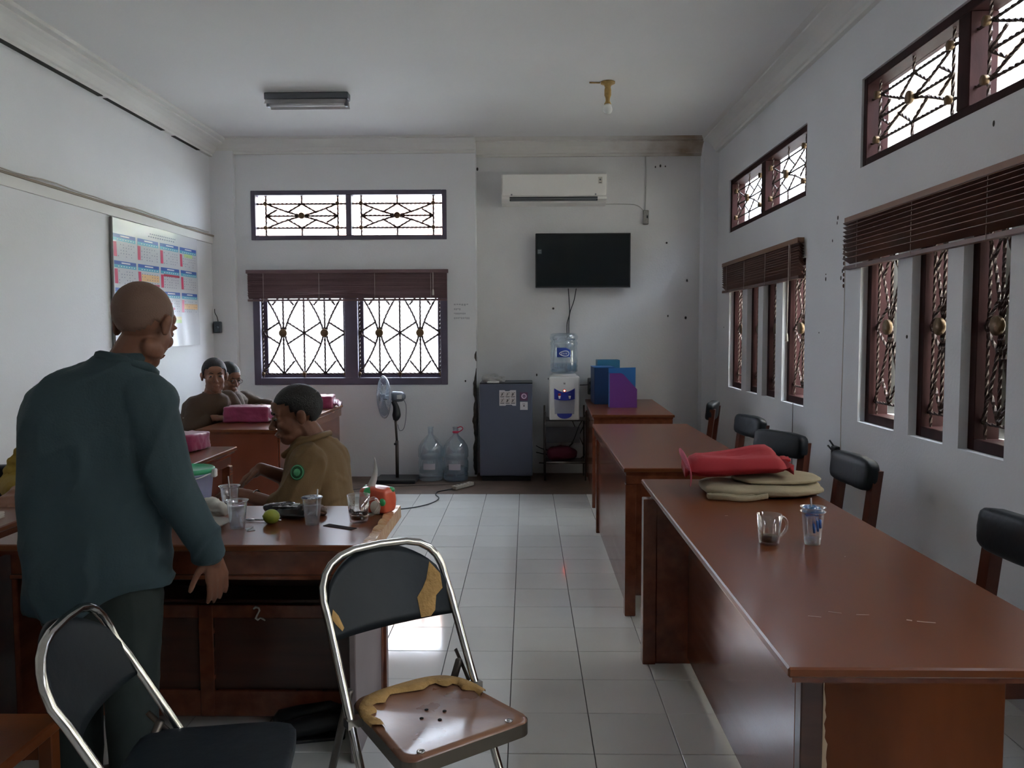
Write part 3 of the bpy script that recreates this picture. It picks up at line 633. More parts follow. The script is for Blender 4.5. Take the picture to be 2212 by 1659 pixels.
# ------------------------------------------------------------------ folding chairs
def fold_chair(label, loc, ang, kind, scale=1.):
    t = thing('folding_chair', label, 'chair', loc, ang, 'folding chairs in the foreground'); t.scale = (scale,)*3
    hw = .195
    # one continuous front frame with rounded top
    P = [(-hw-.005, .25, .008), (-hw, .0, .44), (-hw, -.155, .705)]
    top = []
    for i in range(13):
        a = PI-PI*i/12; x = math.cos(a); z = math.sin(a)
        top.append((hw*(abs(x)**.62)*(1 if x > 0 else -1), -.165-.045*z**.8, .715+.125*z**.85))
    P = spline(P, 5)[:-1]+top+list(reversed([(-p[0], p[1], p[2]) for p in spline(P, 5)[:-1]]))
    q = mb(chrome_m); q.tube(P, .0115, n=10); q.build('front_frame', parent=t)
    for s in (1, -1):
        q = mb(dark_metal); q.tube([(s*(hw-.022), -.055, .50), (s*(hw-.022), -.12, .36), (s*(hw-.015), -.27, .01)], .011, n=8); q.build('rear_leg', parent=t)
        q = mb(dark_metal); q.tube([(s*(hw-.004), .03, .385), (s*(hw-.012), -.09, .52)], .008, n=6, flat=.5); q.build('hinge_bar', parent=t)
        q = mb(black_pl); q.lathe([(.015, 0), (.016, .03), (.012, .035)], c=(s*(hw+.005), .25, 0), n=10); q.build('rubber_foot', parent=t)
        q = mb(black_pl); q.lathe([(.014, 0), (.015, .03), (.012, .035)], c=(s*(hw-.015), -.27, 0), n=10); q.build('rubber_foot', parent=t)
        q = mb(chrome_m); q.box(s*(hw-.028), s*(hw+.014), -.015, .015, .43, .452); q.build('seat_bracket', parent=t)
    q = mb(dark_metal); q.tube([(-hw+.015, -.24, .09), (hw-.015, -.24, .09)], .008, n=6); q.build('rear_crossbar', parent=t)
    q = mb(dark_metal); q.tube([(-hw, .16, .16), (hw, .16, .16)], .008, n=6); q.build('front_crossbar', parent=t)
    # curved back panel
    nu, nv = 20, 10; vs = []
    def bp(u, v, off=0.):
        x = hw*.965*u; zt = .715+.125*max(0, 1-abs(u)**1.62)**.52-.006; zb = .622-.006*(1-u*u); z = zb+(zt-zb)*v
        yb = -.135-(z-.66)*.42; return (x, yb-.035*(1-u*u)-off, z)
    for off in (-.006, .007):
        for j in range(nv+1):
            for i in range(nu+1): vs.append(bp(i/nu*2-1, j/nv, off))
    N = (nu+1)*(nv+1); fs = []
    for j in range(nv):
        for i in range(nu):
            a = j*(nu+1)+i; fs.append((a, a+1, a+nu+2, a+nu+1)); fs.append((N+a, N+a+nu+1, N+a+nu+2, N+a+1))
    for i in range(nu): fs.append((i, N+i, N+i+1, i+1)); a = nv*(nu+1)+i; fs.append((a, a+1, N+a+1, N+a))
    q = mb(vinyl_m); q.add(vs, fs, smooth=True); bk_ = q.build('back_rest', parent=t)
    # seat pan
    def outline(hx, y0_, y1_, r, n=6):
        P = []
        for cx, cy, a0 in ((hx-r, y1_-r, 0), (-hx+r, y1_-r, PI/2), (-hx*.86+r*1.6, y0_+r*1.6, PI), (hx*.86-r*1.6, y0_+r*1.6, 3*PI/2)):
            rr = r if a0 in (0, PI/2) else r*1.6
            for i in range(n+1): a = a0+PI/2*i/n; P.append((cx+rr*math.cos(a), cy+rr*math.sin(a)))
        return P
    if kind == 'bare':
        ply = mat('worn_plywood_seat', (.27, .125, .065), .30, col2=(.17, .075, .045), vscale=6, coat=.25, rvar=.12, thr=(.35, .6), bump=.05)
        O = outline(.185, -.10, .285, .035); q = mb(ply)
        ring = [O, [(x*.98, .0925+(y-.0925)*.98) for x, y in O], [(x*.86, .0925+(y-.0925)*.86) for x, y in O], [(x*.5, .0925+(y-.0925)*.5) for x, y in O], [(x*.1, .0925+(y-.0925)*.1) for x, y in O]]
        zs = [.447, .455, .452, .444, .441]; n = len(O); vs = []
        for R_, z in zip(ring, zs): vs += [(x, y, z) for x, y in R_]
        fs = [(k*n+i, k*n+(i+1) % n, (k+1)*n+(i+1) % n, (k+1)*n+i) for k in range(4) for i in range(n)]+[tuple(4*n+i for i in range(n))]
        q.add(vs, fs, smooth=True); q.build('seat', parent=t)
        q = mb(mat('dark_metal_rim', (.13, .11, .09), .35, metal=.7)); vs = [(x*1.005, .0925+(y-.0925)*1.005, z) for z in (.449, .415) for x, y in O]
        q.add(vs, [(i, n+i, n+(i+1) % n, (i+1) % n) for i in range(n)]+[tuple(n+i for i in range(n))]); q.build('seat_rim', parent=t)
        foam = mat('yellow_foam_glue', (.50, .29, .10), .8, bump=.5, bscale=90, var=.3, vscale=25)
        q = mb(foam); m_ = 22; vs = []
        for i in range(m_+1):
            a = PI*1.0+PI*i/m_; ca, sa = math.cos(a), math.sin(a)
            for rr, zz in ((1.0, .4545), (.985, .4625), (.86+.05*math.sin(i*1.7), .462), (.83+.05*math.sin(i*1.7), .454)):
                vs.append((.176*rr*(abs(ca)**.6)*(1 if ca > 0 else -1), .08+.178*rr*(-(abs(sa)**.75))+.02*(1-rr)*5, zz))
        q.add(vs, [(4*i+k, 4*i+k+1, 4*i+4+k+1, 4*i+4+k) for i in range(m_) for k in range(3)], smooth=True); e = q.build('foam_remnant', parent=t); e['label'] = 'strip of yellow foam left around the seat back'
        q = mb(mat('dark_hole', (.01, .008, .007), .9))
        for x, y in ((.035, .09), (-.035, .09), (0, .055), (0, .125)):
            q.lathe([(.0055, 0), (.0055, .001), (.001, .0012)], c=(x, y, .4425), n=10)
        q.build('seat_holes', parent=t)['kind'] = 'stuff'
        for x in (.13, -.13):
            q = mb(chrome_m); q.lathe([(.011, 0), (.010, .002), (.004, .002), (.003, .001)], c=(x, .255, .453), n=12); q.build('rivet', parent=t)
        # torn backing foam patches on the back rest
        def patch(pts, name='foam_patch'):
            q = mb(foam); vs = [bp(u, v, -.008) for u, v in pts]; k = len(vs); c_ = sum((Vector(v) for v in vs), Vector())/k; vs.append(tuple(c_+Vector((0, .004, 0))))
            q.add(vs, [(i, (i+1) % k, k) for i in range(k)]); e = q.build(name, parent=bk_); e['label'] = 'torn patch of tan foam'
        patch([(-.93, .88), (-.80, .95), (-.70, .60), (-.62, .45), (-.50, .30), (-.50, .02), (-.66, .02), (-.74, .10), (-.80, .35), (-.92, .55)])
        patch([(.99, .55), (.94, .62), (.86, .40), (.80, .16), (.84, .12), (.93, .30)])
    else:
        q = soft_box(.385, .40, .05, 7, 8, .002, 8, 2, vinyl_m); q.v = [Tm((0, .095, .452)) @ v for v in q.v]; q.build('seat', parent=t)
        q = mb(black_pl); q.box(-.17, .17, -.06, .27, .415, .43); q.build('seat_base', parent=t)
    return t
fold_chair('chrome folding chair with bare peeling wooden seat and torn black back', (-.306, 2.158, 0), math.atan2(-.6, -.8), 'bare')
fold_chair('chrome folding chair with intact black seat, at bottom left', (-.845, 1.80, 0), math.atan2(-.987, .157), 'pad', .97)
t = thing('wooden_stool', 'orange wooden stool corner at the bottom left edge', 'stool', (-1.50, 1.98, 0))
q = mb(wood_orange); q.box(-.2, .2, -.2, .2, .36, .395, bev=.005); q.build('seat', parent=t)
for a in (-.17, .17):
    for b_ in (-.17, .17): q = mb(wood_orange); q.box(a-.02, a+.02, b_-.02, b_+.02, 0, .36, bev=.003); q.build('leg', parent=t)
for b_ in (-.17, .17): q = mb(wood_orange); q.box(-.15, .15, b_-.01, b_+.01, .28, .36); q.build('rail', parent=t)

# ------------------------------------------------------------------ fittings
t = thing('fluorescent_lamp', 'unlit fluorescent tube fitting on the ceiling', 'lamp', (-1.745, 6.53, ZC))
lm = mat('grey_lamp_metal', (.16, .17, .19), .4, metal=.4)
q = mb(lm); q.box(-.335, .335, -.045, .045, -.055, 0, bev=.006); q.build('lamp_body', parent=t)
q = mb(mat('lamp_reflector', (.55, .54, .55), .3, metal=.5)); q.add([(-.32, -.05, -.056), (.32, -.05, -.056), (.32, -.09, -.10), (-.32, -.09, -.10), (-.32, .05, -.056), (.32, .05, -.056), (.32, .09, -.10), (-.32, .09, -.10)], [(0, 1, 2, 3), (4, 7, 6, 5), (0, 4, 5, 1)]); q.build('reflector', parent=t)
q = mb(mat('white_tube_glass', (.72, .71, .72), .2)); q.tube([(-.30, 0, -.085), (.30, 0, -.085)], .016, n=14); q.build('lamp_tube', parent=t)
for s in (-1, 1): q = mb(lm); q.box(s*.30, s*.325, -.02, .02, -.105, -.05, bev=.004); q.build('tube_holder', parent=t)
t = thing('ceiling_bulb', 'bare bulb hanging from a yellowed holder on the ceiling', 'bulb', (.62, 6.30, ZC))
hm = mat('yellowed_holder', (.55, .36, .12), .5, var=.3, vscale=40)
q = mb(hm); q.lathe([(.055, 0), (.055, -.012), (.03, -.02), (.022, -.04), (.026, -.06), (.026, -.10), (.018, -.12), (.016, -.14), (.022, -.155), (.028, -.165)], n=20); q.build('bulb_holder', parent=t)
q = mb(hm); q.tube([(-.14, .0, -.003), (-.06, 0, -.006)], .006, n=6); q.build('cable_stub', parent=t)
q = mb(thin_glass('bulb_glass', (.93, .93, .92), .15, .03, haze=.55)); q.lathe([(.020, -.165), (.026, -.175), (.033, -.19), (.036, -.205), (.033, -.222), (.022, -.237), (.001, -.243)], n=20); q.build('bulb_globe', parent=t)
# air conditioner
t = thing('air_conditioner', 'white wall mounted air conditioner above the television', 'air conditioner', (.271, YR, 2.73))
w2_ = 1.045/2*.995
prof = [(0, .30), (-.14, .30), (-.185, .285), (-.20, .25), (-.205, .09), (-.195, .07), (-.20, .045), (-.15, .012), (-.05, 0), (0, 0)]
q = mb(white_pl); vs = [(x, d, z) for x in (-w2_, w2_) for d, z in prof]; n = len(prof)
q.add(vs, [(i, (i+1) % n, n+(i+1) % n, n+i) for i in range(n)]+[tuple(range(n)), tuple(range(2*n-1, n-1, -1))]); q.build('body', parent=t)
q = mb(white_pl); q.box(-w2_+.01, w2_-.01, -.212, -.203, .075, .285, bev=.004); q.build('front_cover', parent=t)
q = mb(mat('vent_dark', (.04, .045, .05), .5)); q.box(-.44, .43, -.202, -.17, .028, .066); q.build('air_outlet', parent=t)
q = mb(mat('vent_grey', (.33, .34, .35), .4)); q.box(-.44, .43, -.212, -.198, .045, .050, bev=.002); q.build('louver', parent=t)
q = mb(mat('vent_grey', (.33, .34, .35), .4)); q.box(-.43, .42, -.206, -.196, .032, .036); q.build('louver', parent=t)
for x in (-.42, .41): q = mb(mat('vent_grey', (.33, .34, .35), .4)); q.box(x-.008, x+.008, -.2145, -.211, .078, .095, bev=.002); q.build('cover_tab', parent=t)
q = mb(mat('logo_grey', (.10, .10, .12), .5)); T = Tm((.455, -.2125, .23), rx=PI/2); q.lathe([(.009, 0), (.009, .001), (.001, .0012)], n=16, T=T); q.box(.443, .467, -.2135, -.212, .195, .202); q.build('logo_print', parent=t)
q = mb(mat('sticker_beige', (.62, .59, .52), .6)); q.box(.435, .475, -.2128, -.211, .19, .255); q.build('logo_sticker', parent=t)
# socket for the ac and its cables
t = thing('wall_socket', 'small socket box below the conduit right of the air conditioner', 'socket', (1.205, YR, 2.545))
sm = mat('dirty_socket', (.36, .34, .31), .5, var=.3, vscale=60)
q = mb(sm); q.box(-.028, .028, -.035, 0, 0, .14, bev=.006); q.build('socket_box', parent=t)
q = mb(black_pl); q.box(.005, .018, -.045, -.033, .06, .085, bev=.003); q.build('plug', parent=t)
cw = mat('cable_white', (.50, .49, .47), .5)
t = thing('power_cable', 'cable dropping from the cornice to the socket right of the air conditioner', 'cable', (1.20, YR-.012, 3.22))
q = mb(cw); q.tube(spline([(0, 0, 0), (.004, 0, -.25), (-.003, 0, -.53)]), .006, n=6); q.build('conduit', parent=t)
t = thing('power_cable', 'thin cable running from the air conditioner sideways to its socket', 'cable', (.80, YR-.01, 2.74))
q = mb(cw); q.tube(spline([(-.02, 0, .01), (.1, 0, .012), (.25, 0, .008), (.33, 0, -.01), (.385, 0, -.06)]), .004, n=6); q.build('cable', parent=t)
# television
t = thing('television', 'flat black television mounted on the back wall', 'television', (.565, YR, 1.905))
tw, th = .955, .545; x0 = -tw/2
q = mb(black_pl); q.box(x0, -x0, -.10, -.065, 0, th, bev=.004); q.build('bezel', parent=t)
q = mb(screen_m); q.box(x0+.012, -x0-.012, -.103, -.099, .018, th-.012); q.build('screen', parent=t)
q = mb(mat('tv_silver_strip', (.45, .46, .48), .3, metal=.6)); q.box(x0, -x0, -.102, -.07, -.006, .002, bev=.002); q.build('lower_trim', parent=t)
q = mb(mat('tv_sticker', (.10, .12, .13), .5)); q.box(x0+.02, x0+.062, -.1045, -.103, .34, .385); q.build('screen_sticker', parent=t)
q = mb(mat('tv_sticker_print', (.35, .36, .37), .5)); q.box(x0+.026, x0+.056, -.1048, -.1044, .35, .353); q.box(x0+.026, x0+.045, -.1048, -.1044, .358, .361); q.box(x0+.026, x0+.056, -.1048, -.1044, .37, .375); q.build('sticker_print', parent=t)['kind'] = 'stuff'
q = mb(dark_metal); q.box(-.15, .15, -.065, 0, .15, .42); q.build('wall_bracket', parent=t)
t = thing('television_cable', 'pair of black cables hanging below the television', 'cable', (.43, YR-.03, 1.90))
for pts in ([(-.01, 0, .02), (.0, 0, -.12), (.005, .01, -.25), (-.02, .01, -.36), (-.018, .0, -.50)], [(.075, 0, .02), (.05, 0, -.12), (.01, .01, -.24), (-.002, .01, -.36), (.0, .0, -.50)]):
    q = mb(black_pl); q.tube(spline(pts), .0045, n=6); q.build('cable', parent=t)
# refrigerator
t = thing('refrigerator', 'dark grey small refrigerator against the back wall', 'refrigerator', (-.205, 8.05, 0))
fm = mat('fridge_charcoal', (.10, .112, .155), .35, var=.1, vscale=1.5, bump=.03, bscale=90)
q = mb(fm); q.box(-.255, .255, -.17, .23, .04, .955, bev=.01); q.build('cabinet', parent=t)
q = mb(fm); q.box(-.258, .258, -.225, -.175, .055, .957, bev=.012); q.build('door', parent=t)
q = mb(black_pl); q.box(-.24, .24, -.19, .22, .0, .045, bev=.004); q.build('plinth', parent=t)
q = mb(black_pl); q.box(-.258, .258, -.20, .23, .955, .968, bev=.005); q.build('top_cap', parent=t)
lab = mat('sticker_white', (.62, .58, .58), .5); lk = mat('sticker_ink', (.10, .085, .08), .6)
dy = -.2262
q = mb(lab); P = [(-.065, .735), (-.065, .925)]; q.add([(x, dy, z) for x, z in [(-.065, .745), (0-.006, .745), (.003, .755), (.055, .755), (.065, .745), (.098, .745), (.098, .897), (.045, .897), (.03, .888), (-.005, .888), (-.015, .897), (-.065, .897)]], [tuple(range(12))]); st = q.build('instruction_sticker', parent=t)
q = mb(mat('sticker_tint', (.55, .48, .46), .5))
for i in range(3):
    for j in range(2): q.box(-.058+i*.052, -.012+i*.052, dy-.0004, dy, .766+j*.062, .818+j*.062)
q.build('picture_cells', parent=st)['kind'] = 'stuff'
q = mb(lk)
for i in range(3):
    for j in range(2):
        x = -.058+i*.052; z = .766+j*.062; q.box(x+.002, x+.042, dy-.0008, dy-.0004, z+.0, z+.007)
        q.tube([(x+.012, dy-.0006, z+.018), (x+.024, dy-.0006, z+.03), (x+.02, dy-.0006, z+.042)], .003+.0015*((i*2+j) % 3), n=4)
        q.box(x+.032, x+.040, dy-.0008, dy-.0004, z+.042, z+.048)
q.build('picture_print', parent=st)['kind'] = 'stuff'
q = mb(mat('plum_label', (.13, .045, .10), .5)); q.box(.135, .212, dy-.0003, dy, .795, .875); st = q.build('round_sticker', parent=t)
q = mb(mat('pink_ring', (.62, .45, .58), .5)); q.tube([(.175+.021*math.cos(a), dy-.001, .838+.021*math.sin(a)) for a in [2*PI*i/24 for i in range(24)]], .006, n=6, closed=True); q.build('ring_print', parent=st)
q = mb(mat('mauve_disc', (.30, .22, .30), .5)); q.lathe([(.017, 0), (.001, .001)], T=Tm((.175, dy, .838), rx=PI/2), n=20); q.build('disc_print', parent=st)
q = mb(lab); q.box(.137, .211, dy-.0003, dy, .705, .783); st = q.build('square_sticker', parent=t)
q = mb(lk); q.box(.168, .182, dy-.0008, dy-.0003, .737, .751); q.box(.16, .185, dy-.0008, dy-.0003, .760, .764); q.build('sticker_print', parent=st)['kind'] = 'stuff'
t = thing('plastic_bag', 'crumpled translucent white bag on top of the refrigerator', 'bag', (-.33, 7.98, .966))
q = soft_box(.22, .16, .085, 3, 12, .035, 14, 5, thin_glass('white_film', (.80, .78, .75), .1, .3, haze=.6), 1.0); q.v = [Tm((.0, 0, .035)) @ Vector((v.x, v.y, max(v.z, -.034))) for v in q.v]; q.build('film', parent=t)
q = mb(white_pl); q.box(-.06, .06, -.13, -.04, 0, .012, bev=.003); q.build('white_tray', parent=t)
# dispenser stand
t = thing('metal_rack', 'thin legged metal stand under the water dispenser', 'stand', (.385, 8.02, 0))
for x in (-.21, .19):
    for y in (-.14, .14):
        q = mb(dark_metal); q.tube([(x*1.0, y, 0), (x, y, .68 if y < 0 else .72)], .009, n=8); q.build('leg', parent=t)
for z in (.60, .18):
    q = mb(dark_metal); q.box(-.21, .19, -.15, .15, z-.012, z, bev=.003); q.build('shelf', parent=t)
q = mb(mat('steel_edge', (.5, .48, .46), .3, metal=.8)); q.tube([(-.20, -.16, .185), (.18, -.16, .185)], .006, n=6); q.build('shelf_rail', parent=t)
q = mb(dark_metal); q.tube([(.06, .13, .59), (.19, .13, .30)], .005, n=6); q.build('brace', parent=t)
q = mb(mat('grey_backing', (.20, .20, .22), .6)); q.box(-.19, .15, .12, .13, .34, .50); q.build('back_plate', parent=t)
t = thing('cloth_bundle', 'dark maroon bundle on the lower shelf under the dispenser', 'bundle', (.34, 7.99, .182))
q = soft_box(.30, .22, .15, 3, 9, .03, 10, 8, mat('maroon_cloth', (.10, .012, .028), .8), .7); q.v = [Vector((v.x, v.y, v.z+.072)) for v in q.v]; q.build('cloth', parent=t)
t = thing('loose_cable', 'tangle of dark cables behind the dispenser stand', 'cable', (.45, 8.14, 0))
for pts in ([(-.36, -.15, .33), (-.28, -.05, .28), (-.12, 0, .25), (.0, 0, .33), (.08, 0, .52), (.15, 0, .64)], [(-.36, -.12, .26), (-.2, 0, .22), (-.02, .02, .30), (.10, .02, .46), (.2, .05, .72), (.2, .14, .84)], [(-.33, -.1, .15), (-.1, 0, .13), (.12, 0, .20), (.22, .03, .45)]):
    q = mb(black_pl); q.tube(spline(pts), .005, n=6); q.build('cable', parent=t)
# water dispenser
t = thing('water_dispenser', 'white countertop water dispenser with blue tap panel and red light', 'dispenser', (.365, 8.0, .60))
q = mb(white_pl); q.box(-.148, .148, -.14, .13, 0, .425, bev=.014); q.build('body', parent=t)
q = mb(white_pl); q.lathe([(.10, .42), (.12, .425), (.125, .438), (.11, .452), (.08, .45)], n=28); q.build('collar', parent=t)
blue = mat('royal_blue_plastic', (.035, .05, .38), .35)
fy = -.1415
def flat(q, pts, y, d=.002, m=None): q.add([(x, y, z) for x, z in pts]+[(x, y-d, z) for x, z in pts], [tuple(range(len(pts)-1, -1, -1)), tuple(range(len(pts), 2*len(pts)))]+[(i, (i+1) % len(pts), len(pts)+(i+1) % len(pts), len(pts)+i) for i in range(len(pts))], m)
top = [(-.10+.2*i/12, .312-.040*(1-abs(i/6-1)**1.6)) for i in range(13)]; bot = [(.10-.2*i/12, .205-.012*(1-(i/6-1)**2)) for i in range(13)]
q = mb(blue); flat(q, list(reversed(top+bot)), fy, .006); q.build('tap_panel', parent=t)
q = mb(mat('recess_grey', (.45, .45, .50), .4)); flat(q, list(reversed([(-.10, .20), (.10, .20), (.095, .06), (-.095, .06)])), fy, .0015); q.build('bottle_recess', parent=t)
q = mb(blue); flat(q, list(reversed([(-.073, .065), (.073, .065)]+[(.073*math.cos(PI*i/10), .060-.045*math.sin(PI*i/10)) for i in range(11)])), fy, .012); q.build('drip_tray', parent=t)
for x, mt in ((-.05, mat('red_tap', (.4, .03, .03), .4)), (.05, blue)):
    q = mb(mt); q.box(x-.013, x+.013, -.165, fy-.004, .238, .262, bev=.004); q.build('tap_lever', parent=t)
    q = mb(white_pl); q.lathe([(.012, .0), (.009, -.022), (.006, -.03)], c=(x, -.158, .24), n=10); q.build('tap_nozzle', parent=t)
q = mb(mat('lit_indicator', (1, .35, .25), .4, emit=(1., .12, .06), estr=14.)); q.lathe([(.0075, 0), (.001, .003)], T=Tm((0, fy-.003, .288), rx=PI/2), n=14); e = q.build('indicator_light', parent=t); e['label'] = 'glowing red indicator light'
q = mb(mat('dark_red_ring', (.25, .02, .02), .4)); q.tube([(.0125*math.cos(a), fy-.003, .288+.0125*math.sin(a)) for a in [2*PI*i/16 for i in range(16)]], .004, n=6, closed=True); q.build('indicator_ring', parent=t)
q = mb(lk); q.box(-.009, .009, fy-.001, fy, .352, .361); q.box(-.012, .010, fy-.001, fy, .366, .369); q.build('maker_mark', parent=t)['kind'] = 'stuff'
# water bottles
pet = thin_glass('bottle_plastic', (.80, .87, .92), .12, .06, haze=.16)
watr = thin_glass('bottle_water', (.62, .74, .82), .05, .02, haze=.10)
t = thing('water_gallon', 'upturned water gallon with blue label on the dispenser', 'water bottle', (.365, 8.0, 1.045))
q = mb(pet); q.lathe([(.03, .004), (.11, .012), (.135, .03), (.133, .06), (.137, .08), (.133, .10), (.137, .13), (.133, .15), (.136, .20), (.130, .28), (.136, .29), (.137, .31), (.126, .325), (.128, .335), (.138, .345), (.140, .365), (.132, .395), (.105, .405), (.001, .402)], n=32); q.build('bottle', parent=t)
q = mb(watr); q.lathe([(.03, .008), (.106, .016), (.130, .034), (.131, .10), (.131, .108), (.001, .109)], n=32); e = q.build('water', parent=t)
q = mb(mat('label_blue', (.04, .09, .42), .4)); lz = [.17, .265]
for i in range(10): a0 = -PI/2-.56+1.0*i/10; a1 = -PI/2-.56+1.0*(i+1)/10; q.add([(.139*math.cos(a0), .139*math.sin(a0), .17), (.139*math.cos(a1), .139*math.sin(a1), .17), (.139*math.cos(a1), .139*math.sin(a1), .262-.02*max(0, i-6)/3), (.139*math.cos(a0), .139*math.sin(a0), .262-.02*max(0, i-6)/3)], [(0, 1, 2, 3)])
lb = q.build('label', parent=t)
q = mb(mat('label_white', (.72, .76, .80), .4)); Pm = []
for i in range(20):
    a = 2*PI*i/20; an = -PI/2-.02+.33*math.cos(a); Pm.append((.1405*math.cos(an), .1405*math.sin(an), .205+.024*math.sin(a)+.004*math.sin(2*a)))
q.tube(Pm, .0045, n=5, closed=True); q.build('label_mark', parent=lb)
q = mb(mat('label_white', (.72, .76, .80), .4))
for i in range(4): an = -PI/2-.2+.11*i; q.tube([(.1405*math.cos(an), .1405*math.sin(an), .196), (.1405*math.cos(an+.03), .1405*math.sin(an+.03), .214)], .003, n=4)
q.build('label_lettering', parent=lb)['kind'] = 'stuff'
def gallon(label, x, y, capc, seed):
    t = thing('water_gallon', label, 'water bottle', (x, y, 0), seed)
    q = mb(pet); q.lathe([(.001, .006), (.105, .0), (.122, .02), (.122, .07), (.117, .085), (.123, .10), (.124, .19), (.116, .205), (.116, .225), (.125, .24), (.125, .30), (.115, .345), (.085, .395), (.050, .43), (.030, .45), (.027, .46), (.027, .515), (.030, .52), (.030, .53)], n=30, cap=False); q.build('bottle', parent=t)
    if capc is not None:
        q = mb(watr); q.lathe([(.10, .006), (.117, .02), (.112, .13), (.001, .131)], n=24); q.build('water', parent=t)
        q = mb(capc); q.lathe([(.029, .47), (.031, .475), (.031, .487), (.029, .49)], n=18); q.build('neck_ring', parent=t)
        q = mb(capc); q.tube(spline([(.03, 0, .48), (.07, 0, .50), (.085, .0, .522), (.06, 0, .535), (.02, 0, .52)]), .005, n=6); q.build('carry_handle', parent=t)
    q = mb(mat('faded_label', (.48, .45, .50), .5)); a0_ = -PI/2-seed
    for i in range(8): a0 = a0_-.5+i*.12; a1 = a0+.12; q.add([(.1255*math.cos(a0), .1255*math.sin(a0), .12), (.1255*math.cos(a1), .1255*math.sin(a1), .12), (.1255*math.cos(a1), .1255*math.sin(a1), .18), (.1255*math.cos(a0), .1255*math.sin(a0), .18)], [(0, 1, 2, 3)])
    q.build('label', parent=t)
    return t
gallon('empty clear water gallon on the floor left of the red ringed one', -.955, 7.92, None, .4)
gallon('clear water gallon on the floor with red ring and handle', -.705, 7.90, mat('red_ring', (.55, .03, .08), .4), -.5)
# pedestal fan
t = thing('pedestal_fan', 'grey standing fan under the back window turned to the left', 'fan', (-1.28, 7.86, 0))
q = mb(black_pl); q.box(-.20, .20, -.17, .17, 0, .035, bev=.012); q.build('base', parent=t)
q = mb(dark_metal); q.tube([(0, 0, .03), (0, 0, .40)], .017, n=12); q.tube([(0, 0, .40), (-.012, 0, .62)], .012, n=12); q.build('pole', parent=t)
q = mb(black_pl); q.tube([(0, -.015, .37), (-.02, -.03, .37)], .012, n=8); q.build('height_knob', parent=t)
q = mb(black_pl); q.tube(spline([(-.012, 0, .60), (.0, 0, .66), (-.005, 0, .73), (-.03, 0, .79)]), [.022, .026, .03, .036, .040, .042, .042, .04, .038, .036, .034, .032, .03, .028, .027, .026, .026, .026, .026], n=12); q.build('neck', parent=t)
H = Matrix.Translation((-.11, -.03, .835)) @ Matrix.Rotation(math.radians(56), 4, 'Z') @ Matrix.Rotation(math.radians(2), 4, 'X')  # fan axis local -y is forward... turned left
H = Matrix.Translation((-.08, 0, .83)) @ Matrix.Rotation(math.radians(-62), 4, 'Z')
fanm = mat('fan_grey', (.20, .22, .26), .35); wire = mat('fan_wire', (.42, .45, .50), .35, metal=.6)
q = mb(fanm); q.tube([(0, .03, 0), (0, .05, 0), (0, .14, 0), (0, .17, 0)], [.03, .055, .05, .03], n=16, T=H); q.build('motor_housing', parent=t)
q = mb(mat('fan_tag', (.55, .55, .55), .4)); q.box(.052, .056, .07, .12, -.02, .02, T=H); q.build('rating_plate', parent=t)
R0 = .205
for nm, yo, dep in (('front_grille', -.055, -.045), ('rear_grille', -.035, .045)):
    q = mb(wire)
    for k in range(36):
        a = 2*PI*k/36; P = []
        for i in range(6):
            s = i/5; rr = .045+(R0-.045)*s; P.append((rr*math.cos(a), -.045+dep*(1-s**2.2), rr*math.sin(a)))
        q.tube(P, .0012, n=3, T=H, smooth=False)
    for rr in (.09, .14): 
        s = (rr-.045)/(R0-.045); q.tube([(rr*math.cos(a), -.045+dep*(1-s**2.2), rr*math.sin(a)) for a in [2*PI*i/32 for i in range(32)]], .0013, n=4, closed=True, T=H)
    e = q.build(nm, parent=t); e['kind'] = 'stuff'
q = mb(wire); q.tube([(R0*math.cos(a), -.045, R0*math.sin(a)) for a in [2*PI*i/48 for i in range(48)]], .006, n=6, closed=True, T=H); q.build('guard_rim', parent=t)
q = mb(fanm); q.lathe([(.001, .0), (.04, .002), (.045, .01), (.045, .014)], T=H @ Matrix.Translation((0, -.092, 0)) @ Matrix.Rotation(-PI/2, 4, 'X'), n=24); q.build('centre_badge', parent=t)
bl = thin_glass('fan_blade_smoke', (.26, .32, .38), .12, .3, haze=.6)
for k in range(3):
    a0 = 2*PI*k/3+.4; q = mb(bl); vs = []; nr, na = 5, 6
    for i in range(nr+1):
        for j in range(na+1):
            rr = .03+.155*i/nr; a = a0+(j/na-.5)*1.5*(.5+.5*i/nr)+.2*i/nr; vs.append((rr*math.cos(a), -.045+.022*(j/na-.5), rr*math.sin(a)))
    q.add(vs, [(i*(na+1)+j, i*(na+1)+j+1, (i+1)*(na+1)+j+1, (i+1)*(na+1)+j) for i in range(nr) for j in range(na)], smooth=True, T=H); q.build('blade', parent=t)
q = mb(fanm); q.tube([(0, -.065, 0), (0, .0, 0)], .03, n=14, T=H); q.build('hub', parent=t)
q = mb(fanm); q.tube(spline([(.055, .02, .82), (.09, .02, .75), (.09, .0, .62), (.07, -.01, .52), (.03, 0, .50), (.01, 0, .56)]), .0035, n=6); q.build('power_cable', parent=t)
